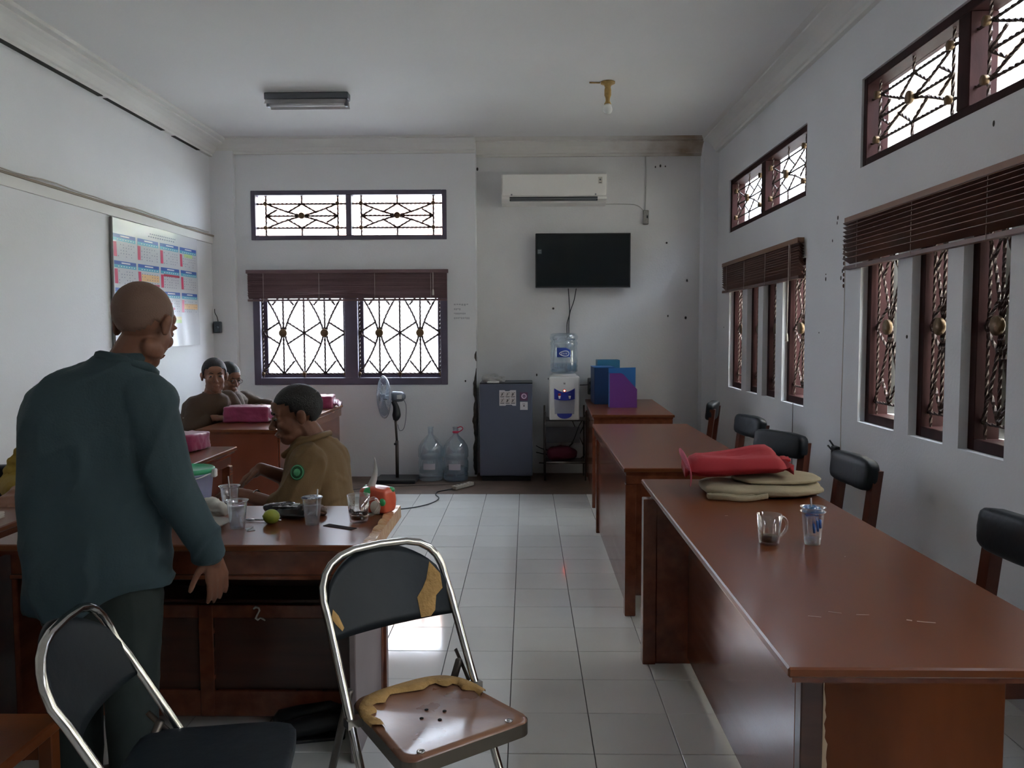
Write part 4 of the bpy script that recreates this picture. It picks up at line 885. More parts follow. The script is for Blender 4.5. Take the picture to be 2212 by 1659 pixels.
# power strip and cables on the floor
t = thing('power_strip', 'dirty white power strip on the brown floor near the gallons', 'power strip', (-.605, 7.51, 0), 1.0)
q = mb(mat('dirty_white_plastic', (.55, .51, .42), .5, var=.3, vscale=30)); q.box(-.14, .14, -.028, .028, .004, .038, bev=.008); q.build('housing', parent=t)
for i in range(5): q = mb(lk); q.lathe([(.014, 0), (.001, .0006)], c=(-.10+.05*i, 0, .038), n=12); q.build('socket_hole', parent=t)
t = thing('power_cable', 'black cable looping over the tiles from the power strip', 'cable', (-.68, 7.40, 0))
q = mb(black_pl); q.tube(spline([(0, .01, .012), (-.07, -.03, .006), (-.14, -.12, .006), (-.14, -.25, .006), (-.10, -.38, .006), (-.11, -.52, .006), (-.18, -.68, .006), (-.30, -.80, .006), (-.45, -.85, .006), (-.62, -.80, .006)], 8), .005, n=6); q.build('cable', parent=t)
t = thing('power_cable', 'thin cable lying along the brown floor behind the fan base', 'cable', (-1.0, 7.62, 0))
q = mb(mat('grey_brown_cable', (.12, .10, .09), .5)); q.tube(spline([(.45, .1, .004), (.15, .03, .004), (-.2, -.04, .004), (-.45, -.10, .004), (-.65, -.25, .004), (-.8, -.3, .004)], 8), .004, n=6); q.build('cable', parent=t)
# box files on the far right desk
def box_file(label, x, y, w, d, h, rz, outer, inner=None, cut=True):
    t = thing('box_file', label, 'box file', (x, y, .78), rz, 'box files on the far right desk'); th = .004
    mo = outer
    def side(q, yy, dd):
        P = [(-w/2, 0), (w/2, 0), (w/2, h*.62), (w*.12, h), (-w/2, h)] if cut else [(-w/2, 0), (w/2, 0), (w/2, h), (-w/2, h)]
        flat(q, [(x_, z_) for x_, z_ in P], yy, dd)
    return t, side
lb_ = mat('blue_board', (.03, .18, .50), .45, bump=.1, bscale=30); pb = mat('purple_board', (.19, .05, .32), .5, bump=.05); db = mat('navy_board', (.008, .035, .12), .5); tb = mat('teal_board', (.03, .17, .30), .55)
t, side = box_file('open purple fronted magazine file with blue back, nearest on the desk', .862, 7.28, .245, .10, .325, .02, pb)
q = mb(pb); flat(q, [(-.1225, 0), (.1225, 0), (.1225, .165), (.0, .30), (-.02, .31), (-.1225, .31)], -.045, .003); q.build('front_board', parent=t)
q = mb(lb_); flat(q, [(-.1225, 0), (.1225, 0), (.1225, .358), (-.1225, .352)], .045, .003); q.build('back_board', parent=t)
q = mb(pb); q.box(.119, .1225, -.045, .045, 0, .165); q.build('side_board', parent=t)
q = mb(lb_); q.box(-.1225, -.119, -.045, .045, 0, .31); q.build('side_board', parent=t)
q = mb(lb_); q.box(-.12, .12, -.045, .045, 0, .003); q.build('base_board', parent=t)
t = thing('box_file', 'navy blue closed box file left of the purple one', 'box file', (.715, 7.72, .78), .03, 'box files on the far right desk')
q = mb(db); q.box(-.09, .10, -.16, .16, 0, .345, bev=.004); q.build('case', parent=t)
q = mb(lb_); q.box(-.092, .102, -.162, .162, .345, .352, bev=.002); q.build('lid', parent=t)
t = thing('box_file', 'teal blue box file rising behind the other two', 'box file', (.80, 8.02, .78), 0, 'box files on the far right desk')
q = mb(tb); q.box(-.11, .11, -.10, .10, 0, .405, bev=.004); q.build('case', parent=t)
q = mb(db); q.box(-.1, .1, -.103, -.10, .05, .30); q.build('label_panel', parent=t)
# socket by the dispenser
t = thing('wall_socket', 'grimy double socket between the dispenser and the box files', 'socket', (.655, YR, .82))
q = mb(mat('grimy_socket', (.13, .12, .115), .5)); q.box(-.033, .033, -.045, 0, 0, .17, bev=.006); q.build('socket_box', parent=t)
for z in (.05, .12): q = mb(black_pl); q.lathe([(.022, 0), (.022, .012), (.012, .02)], T=Tm((0, -.045, z), rx=PI/2), n=12); q.build('plug', parent=t)
t = thing('power_cable', 'short black cable from the dispenser to the grimy socket', 'cable', (.62, YR-.03, .92))
q = mb(black_pl); q.tube(spline([(.03, 0, 0), (-.02, -.02, .0), (-.09, -.05, .0), (-.12, -.12, .005)]), .004, n=6); q.build('cable', parent=t)
# device by the left corner
t = thing('wall_device', 'small dark box hung by the left corner with a cord', 'telephone', (-3.085, YB-.055, 1.46))
q = mb(mat('slate_plastic', (.07, .085, .10), .4)); q.box(-.038, .038, -.05, 0, 0, .115, bev=.012); q.build('case', parent=t)
q = mb(mat('slate_dial', (.25, .28, .32), .4)); q.lathe([(.014, 0), (.001, .003)], T=Tm((.012, -.051, .06), rx=PI/2), n=12); q.build('dial', parent=t)
q = mb(black_pl); q.tube(spline([(0, -.01, .11), (-.01, -.01, .16), (-.03, -.01, .20), (-.032, -.01, .24)]), .004, n=6); q.build('cord', parent=t)
t = thing('wall_switch', 'black gadget with a stubby plug on the right wall behind the chairs', 'socket', (XR, 4.93, .64))
q = mb(black_pl); q.box(-.035, 0, -.035, .035, 0, .12, bev=.01); q.build('case', parent=t)
q = mb(black_pl); q.tube([(-.02, .01, .11), (-.04, .04, .15)], .006, n=6); q.build('prong', parent=t)
q = mb(black_pl); q.tube([(-.02, .02, .08), (-.03, .09, .11)], .006, n=6); q.build('prong', parent=t)
# wall calendar poster
t = thing('calendar_poster', 'creased year calendar poster hanging on the left wall', 'poster', (XL, 6.87, 1.35))
pw, ph = 1.60, 1.005
nu, nv = 40, 26; vs = []
def pz(u, v): return .012+.006*math.sin(u*9+v*3)*(.3+.7*(1-v))+.010*abs(math.sin(u*16+2*v))*(1-v)**1.5*(1 if u > .45 else .3)+.004*noise.noise(Vector((u*6, v*5, 0)))
def PP(u, v, off=0.): return (pz(u, v)+off, -pw/2+pw*u, ph*v+.03*(1-v)*u*0-(1-u)*.02)
for j in range(nv+1):
    for i in range(nu+1): vs.append(PP(i/nu, j/nv))
q = mb(mat('glossy_poster', (.60, .60, .62), .35, coat=.15)); q.add(vs, [(j*(nu+1)+i, j*(nu+1)+i+1, (j+1)*(nu+1)+i+1, (j+1)*(nu+1)+i) for j in range(nv) for i in range(nu)], smooth=True); sheet = q.build('sheet', parent=t)
cols_ = {'b': (.05, .12, .42), 't': (.10, .42, .55), 'r': (.62, .05, .13), 'p': (.78, .28, .42), 'o': (.80, .52, .25), 'g': (.55, .72, .30), 'k': (.15, .17, .25), 'l': (.58, .58, .60), 'w': (.78, .78, .80), 'y': (.80, .72, .40), 'd': (.45, .04, .08)}
prints = {k: mb(mat('print_'+k, c, .35)) for k, c in cols_.items()}
def rect(k, u0, v0, u1, v1, off=.0015):
    n = max(1, int((u1-u0)/.02)); q = prints[k]
    for i in range(n):
        a = u0+(u1-u0)*i/n; b_ = u0+(u1-u0)*(i+1)/n; q.add([PP(a, v0, off), PP(b_, v0, off), PP(b_, v1, off), PP(a, v1, off)], [(0, 1, 2, 3)])
rg = random.Random(5)
for r in range(3):
    for c in range(4):
        u0 = .02+c*.245; v1 = .885-r*.205; u1 = u0+.225; v0 = v1-.185
        rect('b', u0, v1-.028, u1, v1); rect('t', u0, v1-.052, u1, v1-.028); rect('w', u0+.07, v1-.019, u0+.16, v1-.009, .002)
        for i in range(7): rect('w', u0+.035+i*.027, v1-.044, u0+.048+i*.027, v1-.037, .002)
        rect('r', u0, v0+.012, u0+.03, v1-.062)
        for i in range(8): rect('l', u0+.032+i*.027, v0+.008, u0+.0335+i*.027, v1-.056)
        for i in range(6): rect('l', u0+.032, v0+.008+i*.0225, u1, v0+.0095+i*.0225)
        for i in range(7):
            for j in range(5):
                if rg.random() < .7: rect('k', u0+.039+i*.027, v0+.014+j*.0225, u0+.046+i*.027, v0+.021+j*.0225, .002)
        if (r, c) == (1, 1): rect('o', u0+.035, v0+.05, u1, v0+.105, .0017); rect('d', u0+.01, v0+.012, u1, v0+.03, .0017)
        if (r, c) == (1, 2): rect('d', u0+.03, v1-.075, u1, v1-.055, .0017)
        if (r, c) == (2, 3): rect('o', u0+.03, v0+.04, u1, v0+.09, .0017)
        if (r, c) == (2, 1): rect('p', u0+.02, v0+.07, u1, v0+.115, .0017)
        if (r, c) == (2, 0): rect('p', u0+.03, v0+.09, u1, v0+.12, .0017)
        if (r, c) == (2, 2): rect('d', u0+.09, v0+.07, u0+.12, v0+.09, .0022); rect('d', u0+.12, v0+.03, u0+.15, v0+.05, .0022)
        if (r, c) == (0, 3): rect('g', u0+.06, v1-.085, u0+.17, v1-.055, .0017)
rect('y', .51, .235, .75, .262); rect('g', .51, .205, .75, .235)
for i in range(14): rect('k', .40+i*.022, .935, .412+i*.022, .945)
for i in range(12): rect('k', .38+i*.026, .912, .395+i*.026, .922)
for i in range(5): rect('l', .05, .925+i*.012, .17, .928+i*.012)
for i in range(7): rect('l', .78, .235-i*.022, .93+.01*(i % 3), .239-i*.022)
nmz = {'b': 'blue_month_bars', 't': 'teal_weekday_bars', 'r': 'red_sunday_columns', 'p': 'pink_highlights', 'o': 'orange_highlights', 'g': 'green_highlights', 'k': 'dark_date_print', 'l': 'grey_grid_lines', 'w': 'white_lettering', 'y': 'yellow_band', 'd': 'dark_red_highlights'}
for k, q in prints.items(): e = q.build(nmz[k], parent=sheet); e['kind'] = 'stuff'
q = mb(mat('poster_rod', (.25, .24, .23), .5)); q.tube([(.02, -pw/2-.01, -.02), (.02, -pw/2, ph-.02)], .010, n=8); q.build('side_rod', parent=t)

# ------------------------------------------------------------------ bags and parcels
pink = mat('magenta_film', (.36, .045, .14), .40, var=.30, vscale=9, bump=.5, bscale=22, coat=.3, sheen=.2)
redc = mat('dark_red_cloth', (.42, .022, .034), .75, var=.15, vscale=7, bump=.15, bscale=30, sheen=.0)
def parcel(label, x, y, z, sx, sy, sz, rz, seed, m=pink, knot=(1, .0), group=None, name='wrapped_parcel', cat='parcel'):
    t = thing(name, label, cat, (x, y, z), rz, group)
    q = soft_box(sx, sy, sz, 16, 16, .009, 9, seed, m, 1.4); lo = min(v.z for v in q.v); q.v = [Vector((v.x, v.y, max(v.z-lo-.003, 0)*1.0)) for v in q.v]; q.build('wrapping', parent=t)
    if knot:
        q = mb(m); s = knot[0]; vs = []; n = 7
        for i in range(n+1):
            for j in range(5):
                a = (j/4-.5)*sy*(.85-.3*(i/n)); vs.append((s*(sx/2-.01+.075*i/n), a+.006*math.sin(i*3+j*2), sz*(.75-.35*(i/n))*(1 if j in (1, 2, 3) else .55)+.008*math.sin(i*2+j*4)+knot[1]))
        vs += [(x_, y_, z_-.012) for x_, y_, z_ in vs]; N = (n+1)*5
        q.add(vs, [(i*5+j, i*5+j+1, i*5+j+6, i*5+j+5) for i in range(n) for j in range(4)]+[(N+i*5+j, N+i*5+j+5, N+i*5+j+6, N+i*5+j+1) for i in range(n) for j in range(4)], smooth=True); q.build('gathered_end', parent=t)
    return t
G = 'magenta wrapped parcels on the left desks'
parcel('long magenta wrapped parcel in front of the smiling man', -2.17, 6.24, .77, .35, .22, .125, .04, 2, knot=(1, 0), group=G)
parcel('magenta wrapped parcel behind the head of the seated khaki man', -1.93, 7.38, .77, .30, .24, .12, .1, 6, knot=(1, 0), group=G)
parcel('magenta wrapped parcel partly hidden by the standing man', -2.08, 4.70, .77, .34, .24, .105, -.1, 9, knot=None, group=G)
parcel('dark red wrapped parcel at the far left edge', -2.44, 3.02, .77, .44, .12, .13, .05, 12, m=redc, knot=None)
t = thing('paper_stack', 'white paper stack on the far left desk', 'papers', (-2.12, 2.88, .77))
for k in range(4):
    q = mb(mat('white_paper', (.66, .63, .58), .7)); T = Tm((0, 0, k*.006), rz=.03*(k % 3)-.02); q.box(-.16, .15, -.09, .09, 0, .005, T=T); q.build('sheet_bundle', parent=t)
# folded beige bag with the red one on top
beige = mat('beige_canvas', (.46, .39, .27), .85, var=.2, vscale=6, bump=.3, bscale=60)
t = thing('canvas_bag', 'flattened beige canvas bag lying under the red one', 'bag', (1.0, 3.44, .77), .0)
q = soft_box(.50, .34, .05, 3.2, 16, .014, 6, 4, beige, .9); q.v = [Tm((-.005, 0, .028)) @ v for v in q.v]; q.v = [Vector((v.x, v.y, max(v.z, .001))) for v in q.v]; q.build('bag_body', parent=t)
q = soft_box(.36, .26, .035, 3, 12, .010, 8, 14, beige, .8); q.v = [Tm((.07, .02, .062), rz=.15) @ v for v in q.v]; q.build('folded_flap', parent=t)
for a in (.0, .03):
    q = mb(beige); q.tube(spline([(-.02, -.14-a, .02), (-.12, -.165-a, .012), (-.20, -.16-a, .018), (-.255, -.13-a*.5, .012), (-.22, -.10, .01), (-.12, -.11, .02)]), .011, n=8, flat=.35); q.build('strap', parent=t)
q = mb(mat('cloth_label', (.58, .54, .46), .8)); q.box(-.215, -.165, -.17, -.145, .008, .014, bev=.002); q.build('sewn_label', parent=t)
t = thing('cloth_bag', 'red folded non woven bag lying on the beige canvas one', 'bag', (.915, 3.47, .84), -.05)
def redslab(q, P, h0=0.):
    """thick slab from outline rows: list of ((x,y,z) left ... right) top and bottom"""
    pass
vs = []; nu, nv = 14, 8
for side in (1, 0):
    for j in range(nv+1):
        for i in range(nu+1):
            u = i/nu; v = j/nv
            x = -.235+.43*u+.02*(v-.5)*(1-u); y = -.10+.26*v-.03*u*(1-v)
            edge = min(1, min(u, 1-u)*9)**.5*min(1, min(v, 1-v)*6+.25)**.5
            base = .005+.020*u-.004*math.sin(u*6); thick = .085*(.75+.25*v)+.010*math.sin(u*5+v*4)
            if side: z = base+thick*edge+.005*noise.noise(Vector((u*5, v*4, 1)))-.012*math.exp(-((v-.62+.35*(u-.5))/.06)**2)*(u > .45)
            else: z = base+.01*(1-edge)+.03*(1-edge)
            vs.append((x, y, z))
N = (nu+1)*(nv+1); fs = []
for j in range(nv):
    for i in range(nu): a = j*(nu+1)+i; fs.append((a, a+1, a+nu+2, a+nu+1)); fs.append((N+a, N+a+nu+1, N+a+nu+2, N+a+1))
for i in range(nu): fs.append((i, N+i, N+i+1, i+1)); a = nv*(nu+1)+i; fs.append((a, a+1, N+a+1, N+a))
for j in range(nv): a = j*(nu+1); fs.append((a, a+nu+1, N+a+nu+1, N+a)); a += nu; fs.append((a, N+a, N+a+nu+1, a+nu+1))
q = mb(redc); q.add(vs, fs, smooth=True); q.build('folded_bag', parent=t)
q = mb(mat('pink_hem', (.55, .10, .15), .8, bump=.6, bscale=150)); q.tube(spline([(-.242, .10, .095), (-.240, .03, .085), (-.232, -.06, .06), (-.222, -.105, .015), (-.225, -.115, -.03)]), [.006, .010, .013, .015, .016, .017, .018, .018, .018, .018, .017, .016, .015, .014, .013, .012, .011, .01, .009, .008, .007, .006, .005, .004, .003], n=8, flat=.4); q.build('hem', parent=t)
q = soft_box(.06, .05, .03, 3, 6, .01, 20, 3, redc, 1.); q.v = [Tm((.205, .06, .06)) @ v for v in q.v]; q.build('knotted_handle', parent=t)
# ------------------------------------------------------------------ glassware and cups
gl = thin_glass('clear_glass', (.96, .96, .95), .10, .03); cupm = thin_glass('cup_plastic', (.90, .92, .95), .14, .08, haze=.10)
coffee = mat('black_coffee', (.012, .008, .006), .12)
def mug(label, x, y, z, r, h, lvl, rz, grounds=False):
    t = thing('glass_mug', label, 'mug', (x, y, z), rz)
    q = mb(gl); q.lathe([(.001, .0), (r*.70, .0), (r*.78, .004), (r*.84, h*.2), (r, h), (r*.955, h), (r*.78, h*.2), (r*.70, .010), (.001, .009)], n=28, cap=False); q.build('glass_body', parent=t)
    q = mb(gl); q.tube(spline([(r*.93, 0, h*.80), (r*1.35, 0, h*.84), (r*1.70, 0, h*.66), (r*1.62, 0, h*.42), (r*1.2, 0, h*.24), (r*.86, 0, h*.20)]), .0055, n=8); q.build('handle', parent=t)
    q = mb(coffee); q.lathe([(.001, .0105), (r*.69, .0105), (r*.77, lvl), (.001, lvl+.0005)], n=24); q.build('coffee', parent=t)
    if grounds:
        q = mb(mat('coffee_grounds', (.06, .035, .025), .8, bump=.5))
        for i in range(9): a0 = rg.uniform(0, 6.28); q.tube([(r*.80*math.cos(a0+k*.22), r*.80*math.sin(a0+k*.22), lvl+.006+.0035*(i % 5)) for k in range(4)], .0035, n=4)
        q.build('coffee_residue', parent=t)['kind'] = 'stuff'
    return t
mug('glass mug with a little black coffee on the near right desk', .785, 2.60, .77, .040, .098, .026, .35)
mug('glass mug with dried coffee grounds beside the tissue pack', -.615, 2.90, .77, .042, .10, .022, .25, True)
def cup(label, x, y, z, r, h, rz=0., lid=None, straw=None, water=None, group='disposable cups on the front left desk', k=1, name='plastic_cup'):
    t = thing(name, label, 'cup', (x, y, z), rz, group)
    for i in range(k):
        zo = .0085*i+(.006*i)
        q = mb(cupm); q.lathe([(.001, .001+zo), (r*.66, zo), (r*.70, .006+zo), (r*.93, h*.93+zo), (r*.97, h*.95+zo), (r*1.03, h*.985+zo), (r*1.08, h+zo), (r*1.04, h-.002+zo), (r*.95, h*.94+zo)], n=26, cap=False); q.build('cup_wall', parent=t)
    if water:
        q = mb(thin_glass('drinking_water', (.80, .83, .86), .10, .02, haze=.05)); q.lathe([(r*.64, .004), (r*(.66+.27*water), h*water), (.001, h*water+.0004)], n=22); q.build('water', parent=t)
    if lid:
        q = mb(lid); q.lathe([(r*1.07, h+.001), (r*.98, h+.003), (r*.5, h+.004), (.001, h+.0035)], n=24)
        q.build('film_lid', parent=t)
    if straw:
        q = mb(mat('clear_straw', (.62, .62, .62), .3)); q.tube([straw[0], straw[1]], .0026, n=6); q.build('straw', parent=t)
    return t
filmw = mat('printed_film_lid', (.62, .66, .74), .3, col2=(.03, .05, .13), vscale=45, thr=(.46, .52), coat=.4)
cup('clear plastic cup with printed lid and straw, right one of the front left desk', -.775, 2.86, .77, .036, .098, 0, filmw, ((.016, .0, .03), (.022, -.004, .128)), .72)
cup('clear plastic cup nearest the plate on the front left desk', -1.025, 2.80, .77, .037, .100, 0, None, None, .80)
cup('clear plastic cup with upright straw at the far edge by the pail', -1.155, 3.08, .77, .038, .098, 0, None, ((.004, 0, .02), (-.004, .0, .135)), .35)
t = cup('two nested clear cups with crumpled blue film on the near right desk', .925, 2.60, .77, .0375, .108, 0, None, None, .22, 'disposable cups on the right desk', 2, 'nested_cups')
q = soft_box(.060, .056, .032, 4, 9, .008, 40, 3, thin_glass('blue_film', (.12, .35, .72), .12, .1, haze=.45), 1.); q.v = [Tm((0, 0, .108)) @ v for v in q.v]; q.build('crumpled_film', parent=t)
q = mb(mat('cup_blue_print', (.06, .16, .50), .4))
for a0, z0, z1, w in ((-1.75, .045, .075, .10), (-1.45, .05, .085, .18), (-1.2, .06, .088, .08)): q.tube([(.0355*math.cos(a0), .0355*math.sin(a0), z0), (.0385*math.cos(a0-.1), .0385*math.sin(a0-.1), z1)], .004, n=5)
q.build('blue_print', parent=t)
q = mb(mat('clear_straw', (.62, .62, .62), .3)); q.tube([(-.004, 0, .10), (-.006, .004, .150)], .0026, n=6); q.build('straw', parent=t)
t = cup('clear plastic cup on the back left desk between parcel and man', -1.875, 6.30, .77, .038, .10, 0, None, None, .6); t['group'] = 'disposable cups on the back left desk'
# pail
t = thing('plastic_pail', 'lavender plastic pail with green lid beside the standing man', 'pail', (-1.30, 3.04, .77))
q = mb(mat('lavender_plastic', (.34, .36, .58), .4)); q.lathe([(.001, 0), (.075, 0), (.078, .01), (.092, .148), (.096, .150), (.096, .163), (.090, .163)], n=36); q.build('pail_body', parent=t)
q = mb(mat('green_lid', (.06, .42, .22), .4)); q.lathe([(.098, .158), (.099, .172), (.094, .176), (.088, .170), (.001, .168)], n=36); q.build('lid', parent=t)
q = mb(mat('white_clip', (.7, .7, .72), .4)); q.box(.088, .112, -.012, .012, .140, .172, bev=.004); q.build('handle_clip', parent=t)
q = mb(mat('white_clip', (.7, .7, .72), .4)); q.tube(spline([(.098, 0, .16), (.06, -.085, .145), (-.06, -.085, .145), (-.098, 0, .16)]), .0025, n=5); q.build('handle', parent=t)
# plate with wrapper
t = thing('plate', 'white plate with leftovers beside the hip of the standing man', 'plate', (-1.145, 2.80, .77))
q = mb(mat('white_ceramic', (.62, .60, .58), .2)); q.lathe([(.001, .006), (.05, .006), (.062, .010), (.088, .020), (.090, .022), (.086, .018), (.058, .004), (.045, .0), (.001, .0)], n=32, cap=False); q.build('plate_dish', parent=t)
q = soft_box(.05, .03, .012, 3, 5, .005, 30, 3, mat('food_scraps', (.12, .06, .035), .7), 1.); q.v = [Tm((.02, -.01, .014)) @ v for v in q.v]; q.build('leftovers', parent=t)
t = thing('crumpled_napkin', 'crumpled white napkin behind the plate', 'napkin', (-1.175, 2.93, .77))
q = soft_box(.13, .08, .07, 2.6, 9, .022, 18, 9, mat('napkin_white', (.60, .58, .54), .9), 1.1); lo = min(v.z for v in q.v); q.v = [Vector((v.x, v.y, v.z-lo)) for v in q.v]; q.build('napkin', parent=t)
# lime
t = thing('lime', 'green lime on the front left desk', 'fruit', (-.925, 2.865, .77))
q = mb(mat('lime_skin', (.13, .21, .025), .45, col2=(.42, .40, .05), vscale=12, bump=.1, bscale=150)); q.ell((0, 0, .0265), (.030, .0265, .0265), n=20); q.build('skin', parent=t)
q = mb(mat('lime_stem', (.12, .12, .03), .8)); q.ell((-.030, 0, .028), (.003, .004, .004), n=6); q.build('stem', parent=t)
# spoon, phone, wrappers, banana leaf packet
t = thing('spoon', 'dark handled spoon lying behind the lime', 'spoon', (-.985, 2.90, .77), -.15)
q = mb(mat('steel_spoon', (.35, .33, .33), .25, metal=.9)); q.ell((-.03, 0, .006), (.019, .012, .004), n=12); q.tube([(-.012, 0, .006), (.09, .0, .008)], .003, n=6); q.build('spoon_metal', parent=t)
t = thing('mobile_phone', 'black mobile phone leaning on snack packets', 'phone', (-.875, 2.955, .775), -.25)
q = mb(black_pl); q.box(-.07, .07, -.037, .037, 0, .009, bev=.004, T=Tm((0, 0, .012), rx=.12)); q.build('phone_case', parent=t)
q = mb(screen_m); q.box(-.064, .064, -.033, .033, .0091, .0096, T=Tm((0, 0, .012), rx=.12)); q.build('phone_screen', parent=t)
t = thing('snack_packet', 'dark crumpled snack packet with pale printed strip behind the phone', 'packet', (-.915, 3.02, .77), -.05)
q = soft_box(.17, .06, .04, 3.4, 10, .012, 22, 5, mat('foil_dark', (.04, .035, .04), .25, coat=.5), 1.); lo = min(v.z for v in q.v); q.v = [Vector((v.x, v.y, v.z-lo)) for v in q.v]; q.build('packet', parent=t)
q = mb(mat('printed_strip', (.60, .60, .62), .4, col2=(.15, .15, .17), vscale=70, thr=(.45, .5))); q.box(-.045, .05, -.03, .005, 0, .0015, T=Tm((0, 0, .040), rx=.2)); q.build('printed_strip', parent=t)
t = thing('snack_wrapper', 'brown scrunched wrapper between phone and printed lid cup', 'wrapper', (-.835, 2.985, .77), .3)
q = soft_box(.10, .07, .035, 3, 10, .016, 24, 15, mat('brown_wrapper', (.13, .075, .05), .5, coat=.3), 1.); lo = min(v.z for v in q.v); q.v = [Vector((v.x+.03, v.y, v.z-lo)) for v in q.v]; q.build('wrapper', parent=t)
t = thing('torn_sachet', 'small torn clear sachet by the front cup', 'sachet', (-.972, 2.775, .77), .5)
q = mb(thin_glass('sachet_film', (.75, .75, .75), .3, .1, haze=.5)); q.box(-.014, .014, -.022, .022, 0, .003, bev=.001); q.tube([(-.01, -.02, .004), (.012, .02, .006)], .003, n=5); q.build('sachet_sheet', parent=t)
# tissue pack
t = thing('tissue_pack', 'red and green tissue pack with a white tissue pulled up', 'tissue pack', (-.575, 3.05, .77), -.35)
tp = mat('pack_red', (.62, .10, .05), .35, coat=.4)
q = soft_box(.125, .085, .10, 6, 10, .006, 14, 7, tp, .6); lo = min(v.z for v in q.v); q.v = [Vector((v.x, v.y, v.z-lo)) for v in q.v]; q.build('pack', parent=t)
def blob(nm, c, r, mt):
    q = mb(mt); q.ell(c, r, n=14); q.build(nm, parent=t)
pg = mat('pack_green', (.04, .36, .12), .35, coat=.4); pw_ = mat('pack_cream', (.62, .56, .48), .4)
blob('green_print', (-.02, -.028, .082), (.024, .018, .020), pg); blob('green_print', (-.052, .01, .088), (.014, .022, .014), pg); blob('green_print', (.044, -.036, .050), (.013, .010, .016), pg); blob('green_print', (.05, .02, .088), (.014, .016, .012), pg)
blob('cream_print', (.015, -.032, .030), (.030, .014, .030), pw_)
q = mb(mat('tissue_white', (.72, .70, .68), .9)); vs = []; 
for i in range(11):
    s = i/10; w = .026*(1-s)**.8+.002; cx = -.030+.018*math.sin(s*2.6)+.012*s; z = .095+.115*s
    vs += [(cx-w*.6, -.004, z), (cx, .008*(1-s)+.002, z+.004), (cx+w*.8, -.006, z), (cx, -.012*(1-s)-.002, z)]
q.add(vs, [(4*i+k, 4*i+(k+1) % 4, 4*i+4+(k+1) % 4, 4*i+4+k) for i in range(10) for k in range(4)]+[(40, 41, 42, 43)], smooth=True); q.build('tissue', parent=t)
t = thing('dark_sheet', 'dark flat folded paper slip in front of the coffee ground mug', 'paper', (-.665, 2.815, .77), -.5)
q = mb(mat('dark_sliver', (.03, .02, .02), .85, spec=.1)); q.box(-.065, .065, -.016, .016, 0, .002); q.build('sliver', parent=t)  # thin flat dark box on the desk top
# shoes under the front desk
t = thing('black_shoes', 'pair of black shoes under the front left desk', 'shoes', (-.80, 2.86, 0), .2)
for k in (-1, 1):
    q = mb(mat('shoe_black', (.012, .012, .014), .3)); o_ = (0, k*.055, 0)
    q.tube([(-.13, o_[1], .03), (-.11, o_[1], .04), (-.05, o_[1], .045), (.02, o_[1], .055), (.08, o_[1], .07), (.12, o_[1], .065), (.135, o_[1], .05)], [.012, .030, .038, .042, .042, .038, .02], n=12); q.v = [Vector((v.x, v.y, max(v.z*.9, .008))) for v in q.v]
    e = q.build('shoe', parent=t); q = mb(black_pl); q.box(-.13, .13, o_[1]-.038, o_[1]+.038, 0, .012, bev=.008); q.build('sole', parent=e)

# ------------------------------------------------------------------ people
def remesh(q, name, m, parent, vox, smooth=6, disp=None):
    me = bpy.data.meshes.new(name); me.from_pydata([tuple(v) for v in q.v], [], q.f); o = bpy.data.objects.new(name, me); C.objects.link(o)
    r = o.modifiers.new('r', 'REMESH'); r.mode = 'VOXEL'; r.voxel_size = vox; r.use_smooth_shade = True
    if smooth: s = o.modifiers.new('s', 'SMOOTH'); s.iterations = smooth; s.factor = .5
    dg = bpy.context.evaluated_depsgraph_get(); me2 = bpy.data.meshes.new_from_object(o.evaluated_get(dg)); o.modifiers.clear(); o.data = me2; bpy.data.meshes.remove(me)
    if disp:
        amp, fr_ = disp
        me2.calc_loop_triangles()
        nrm_ = [v.normal.copy() for v in me2.vertices]
        for v, vn in zip(me2.vertices, nrm_):
            c = v.co.copy(); n = noise.noise(Vector((c.x*fr_, c.y*fr_, c.z*fr_*.45+c.x*3)))*.7+.45*max(0., 1-5*abs(noise.noise(Vector((c.x*fr_*.8+3, c.y*fr_*.8, c.z*fr_*.9-c.x*fr_*.7)))))
            v.co = c+vn*amp*n
    me2.materials.clear(); me2.materials.append(m); me2.polygons.foreach_set('use_smooth', [True]*len(me2.polygons)); o.parent = parent; o.name = name
    return o
def ring_loft(q, rings, n=20):
    """rings: (center, half width, half depth, yaw)"""
    vs = []; 
    for c, w, d, yaw in rings:
        cx, cy, cz = c; cs, sn = math.cos(yaw), math.sin(yaw)
        for k in range(n):
            a = 2*PI*k/n; x = w*math.copysign(abs(math.cos(a))**.85, math.cos(a)); y = d*math.copysign(abs(math.sin(a))**.85, math.sin(a)); vs.append((cx+x*cs-y*sn, cy+x*sn+y*cs, cz))
    N = len(rings); fs = [(i*n+k, i*n+(k+1) % n, (i+1)*n+(k+1) % n, (i+1)*n+k) for i in range(N-1) for k in range(n)]+[tuple(range(n-1, -1, -1)), tuple((N-1)*n+k for k in range(n))]
    q.add(vs, fs)
def head_frame(F):
    F = Vector(F).normalized(); U = Vector((0, 0, 1)); U = (U-F*U.dot(F)).normalized(); R = F.cross(U); return R, F, U
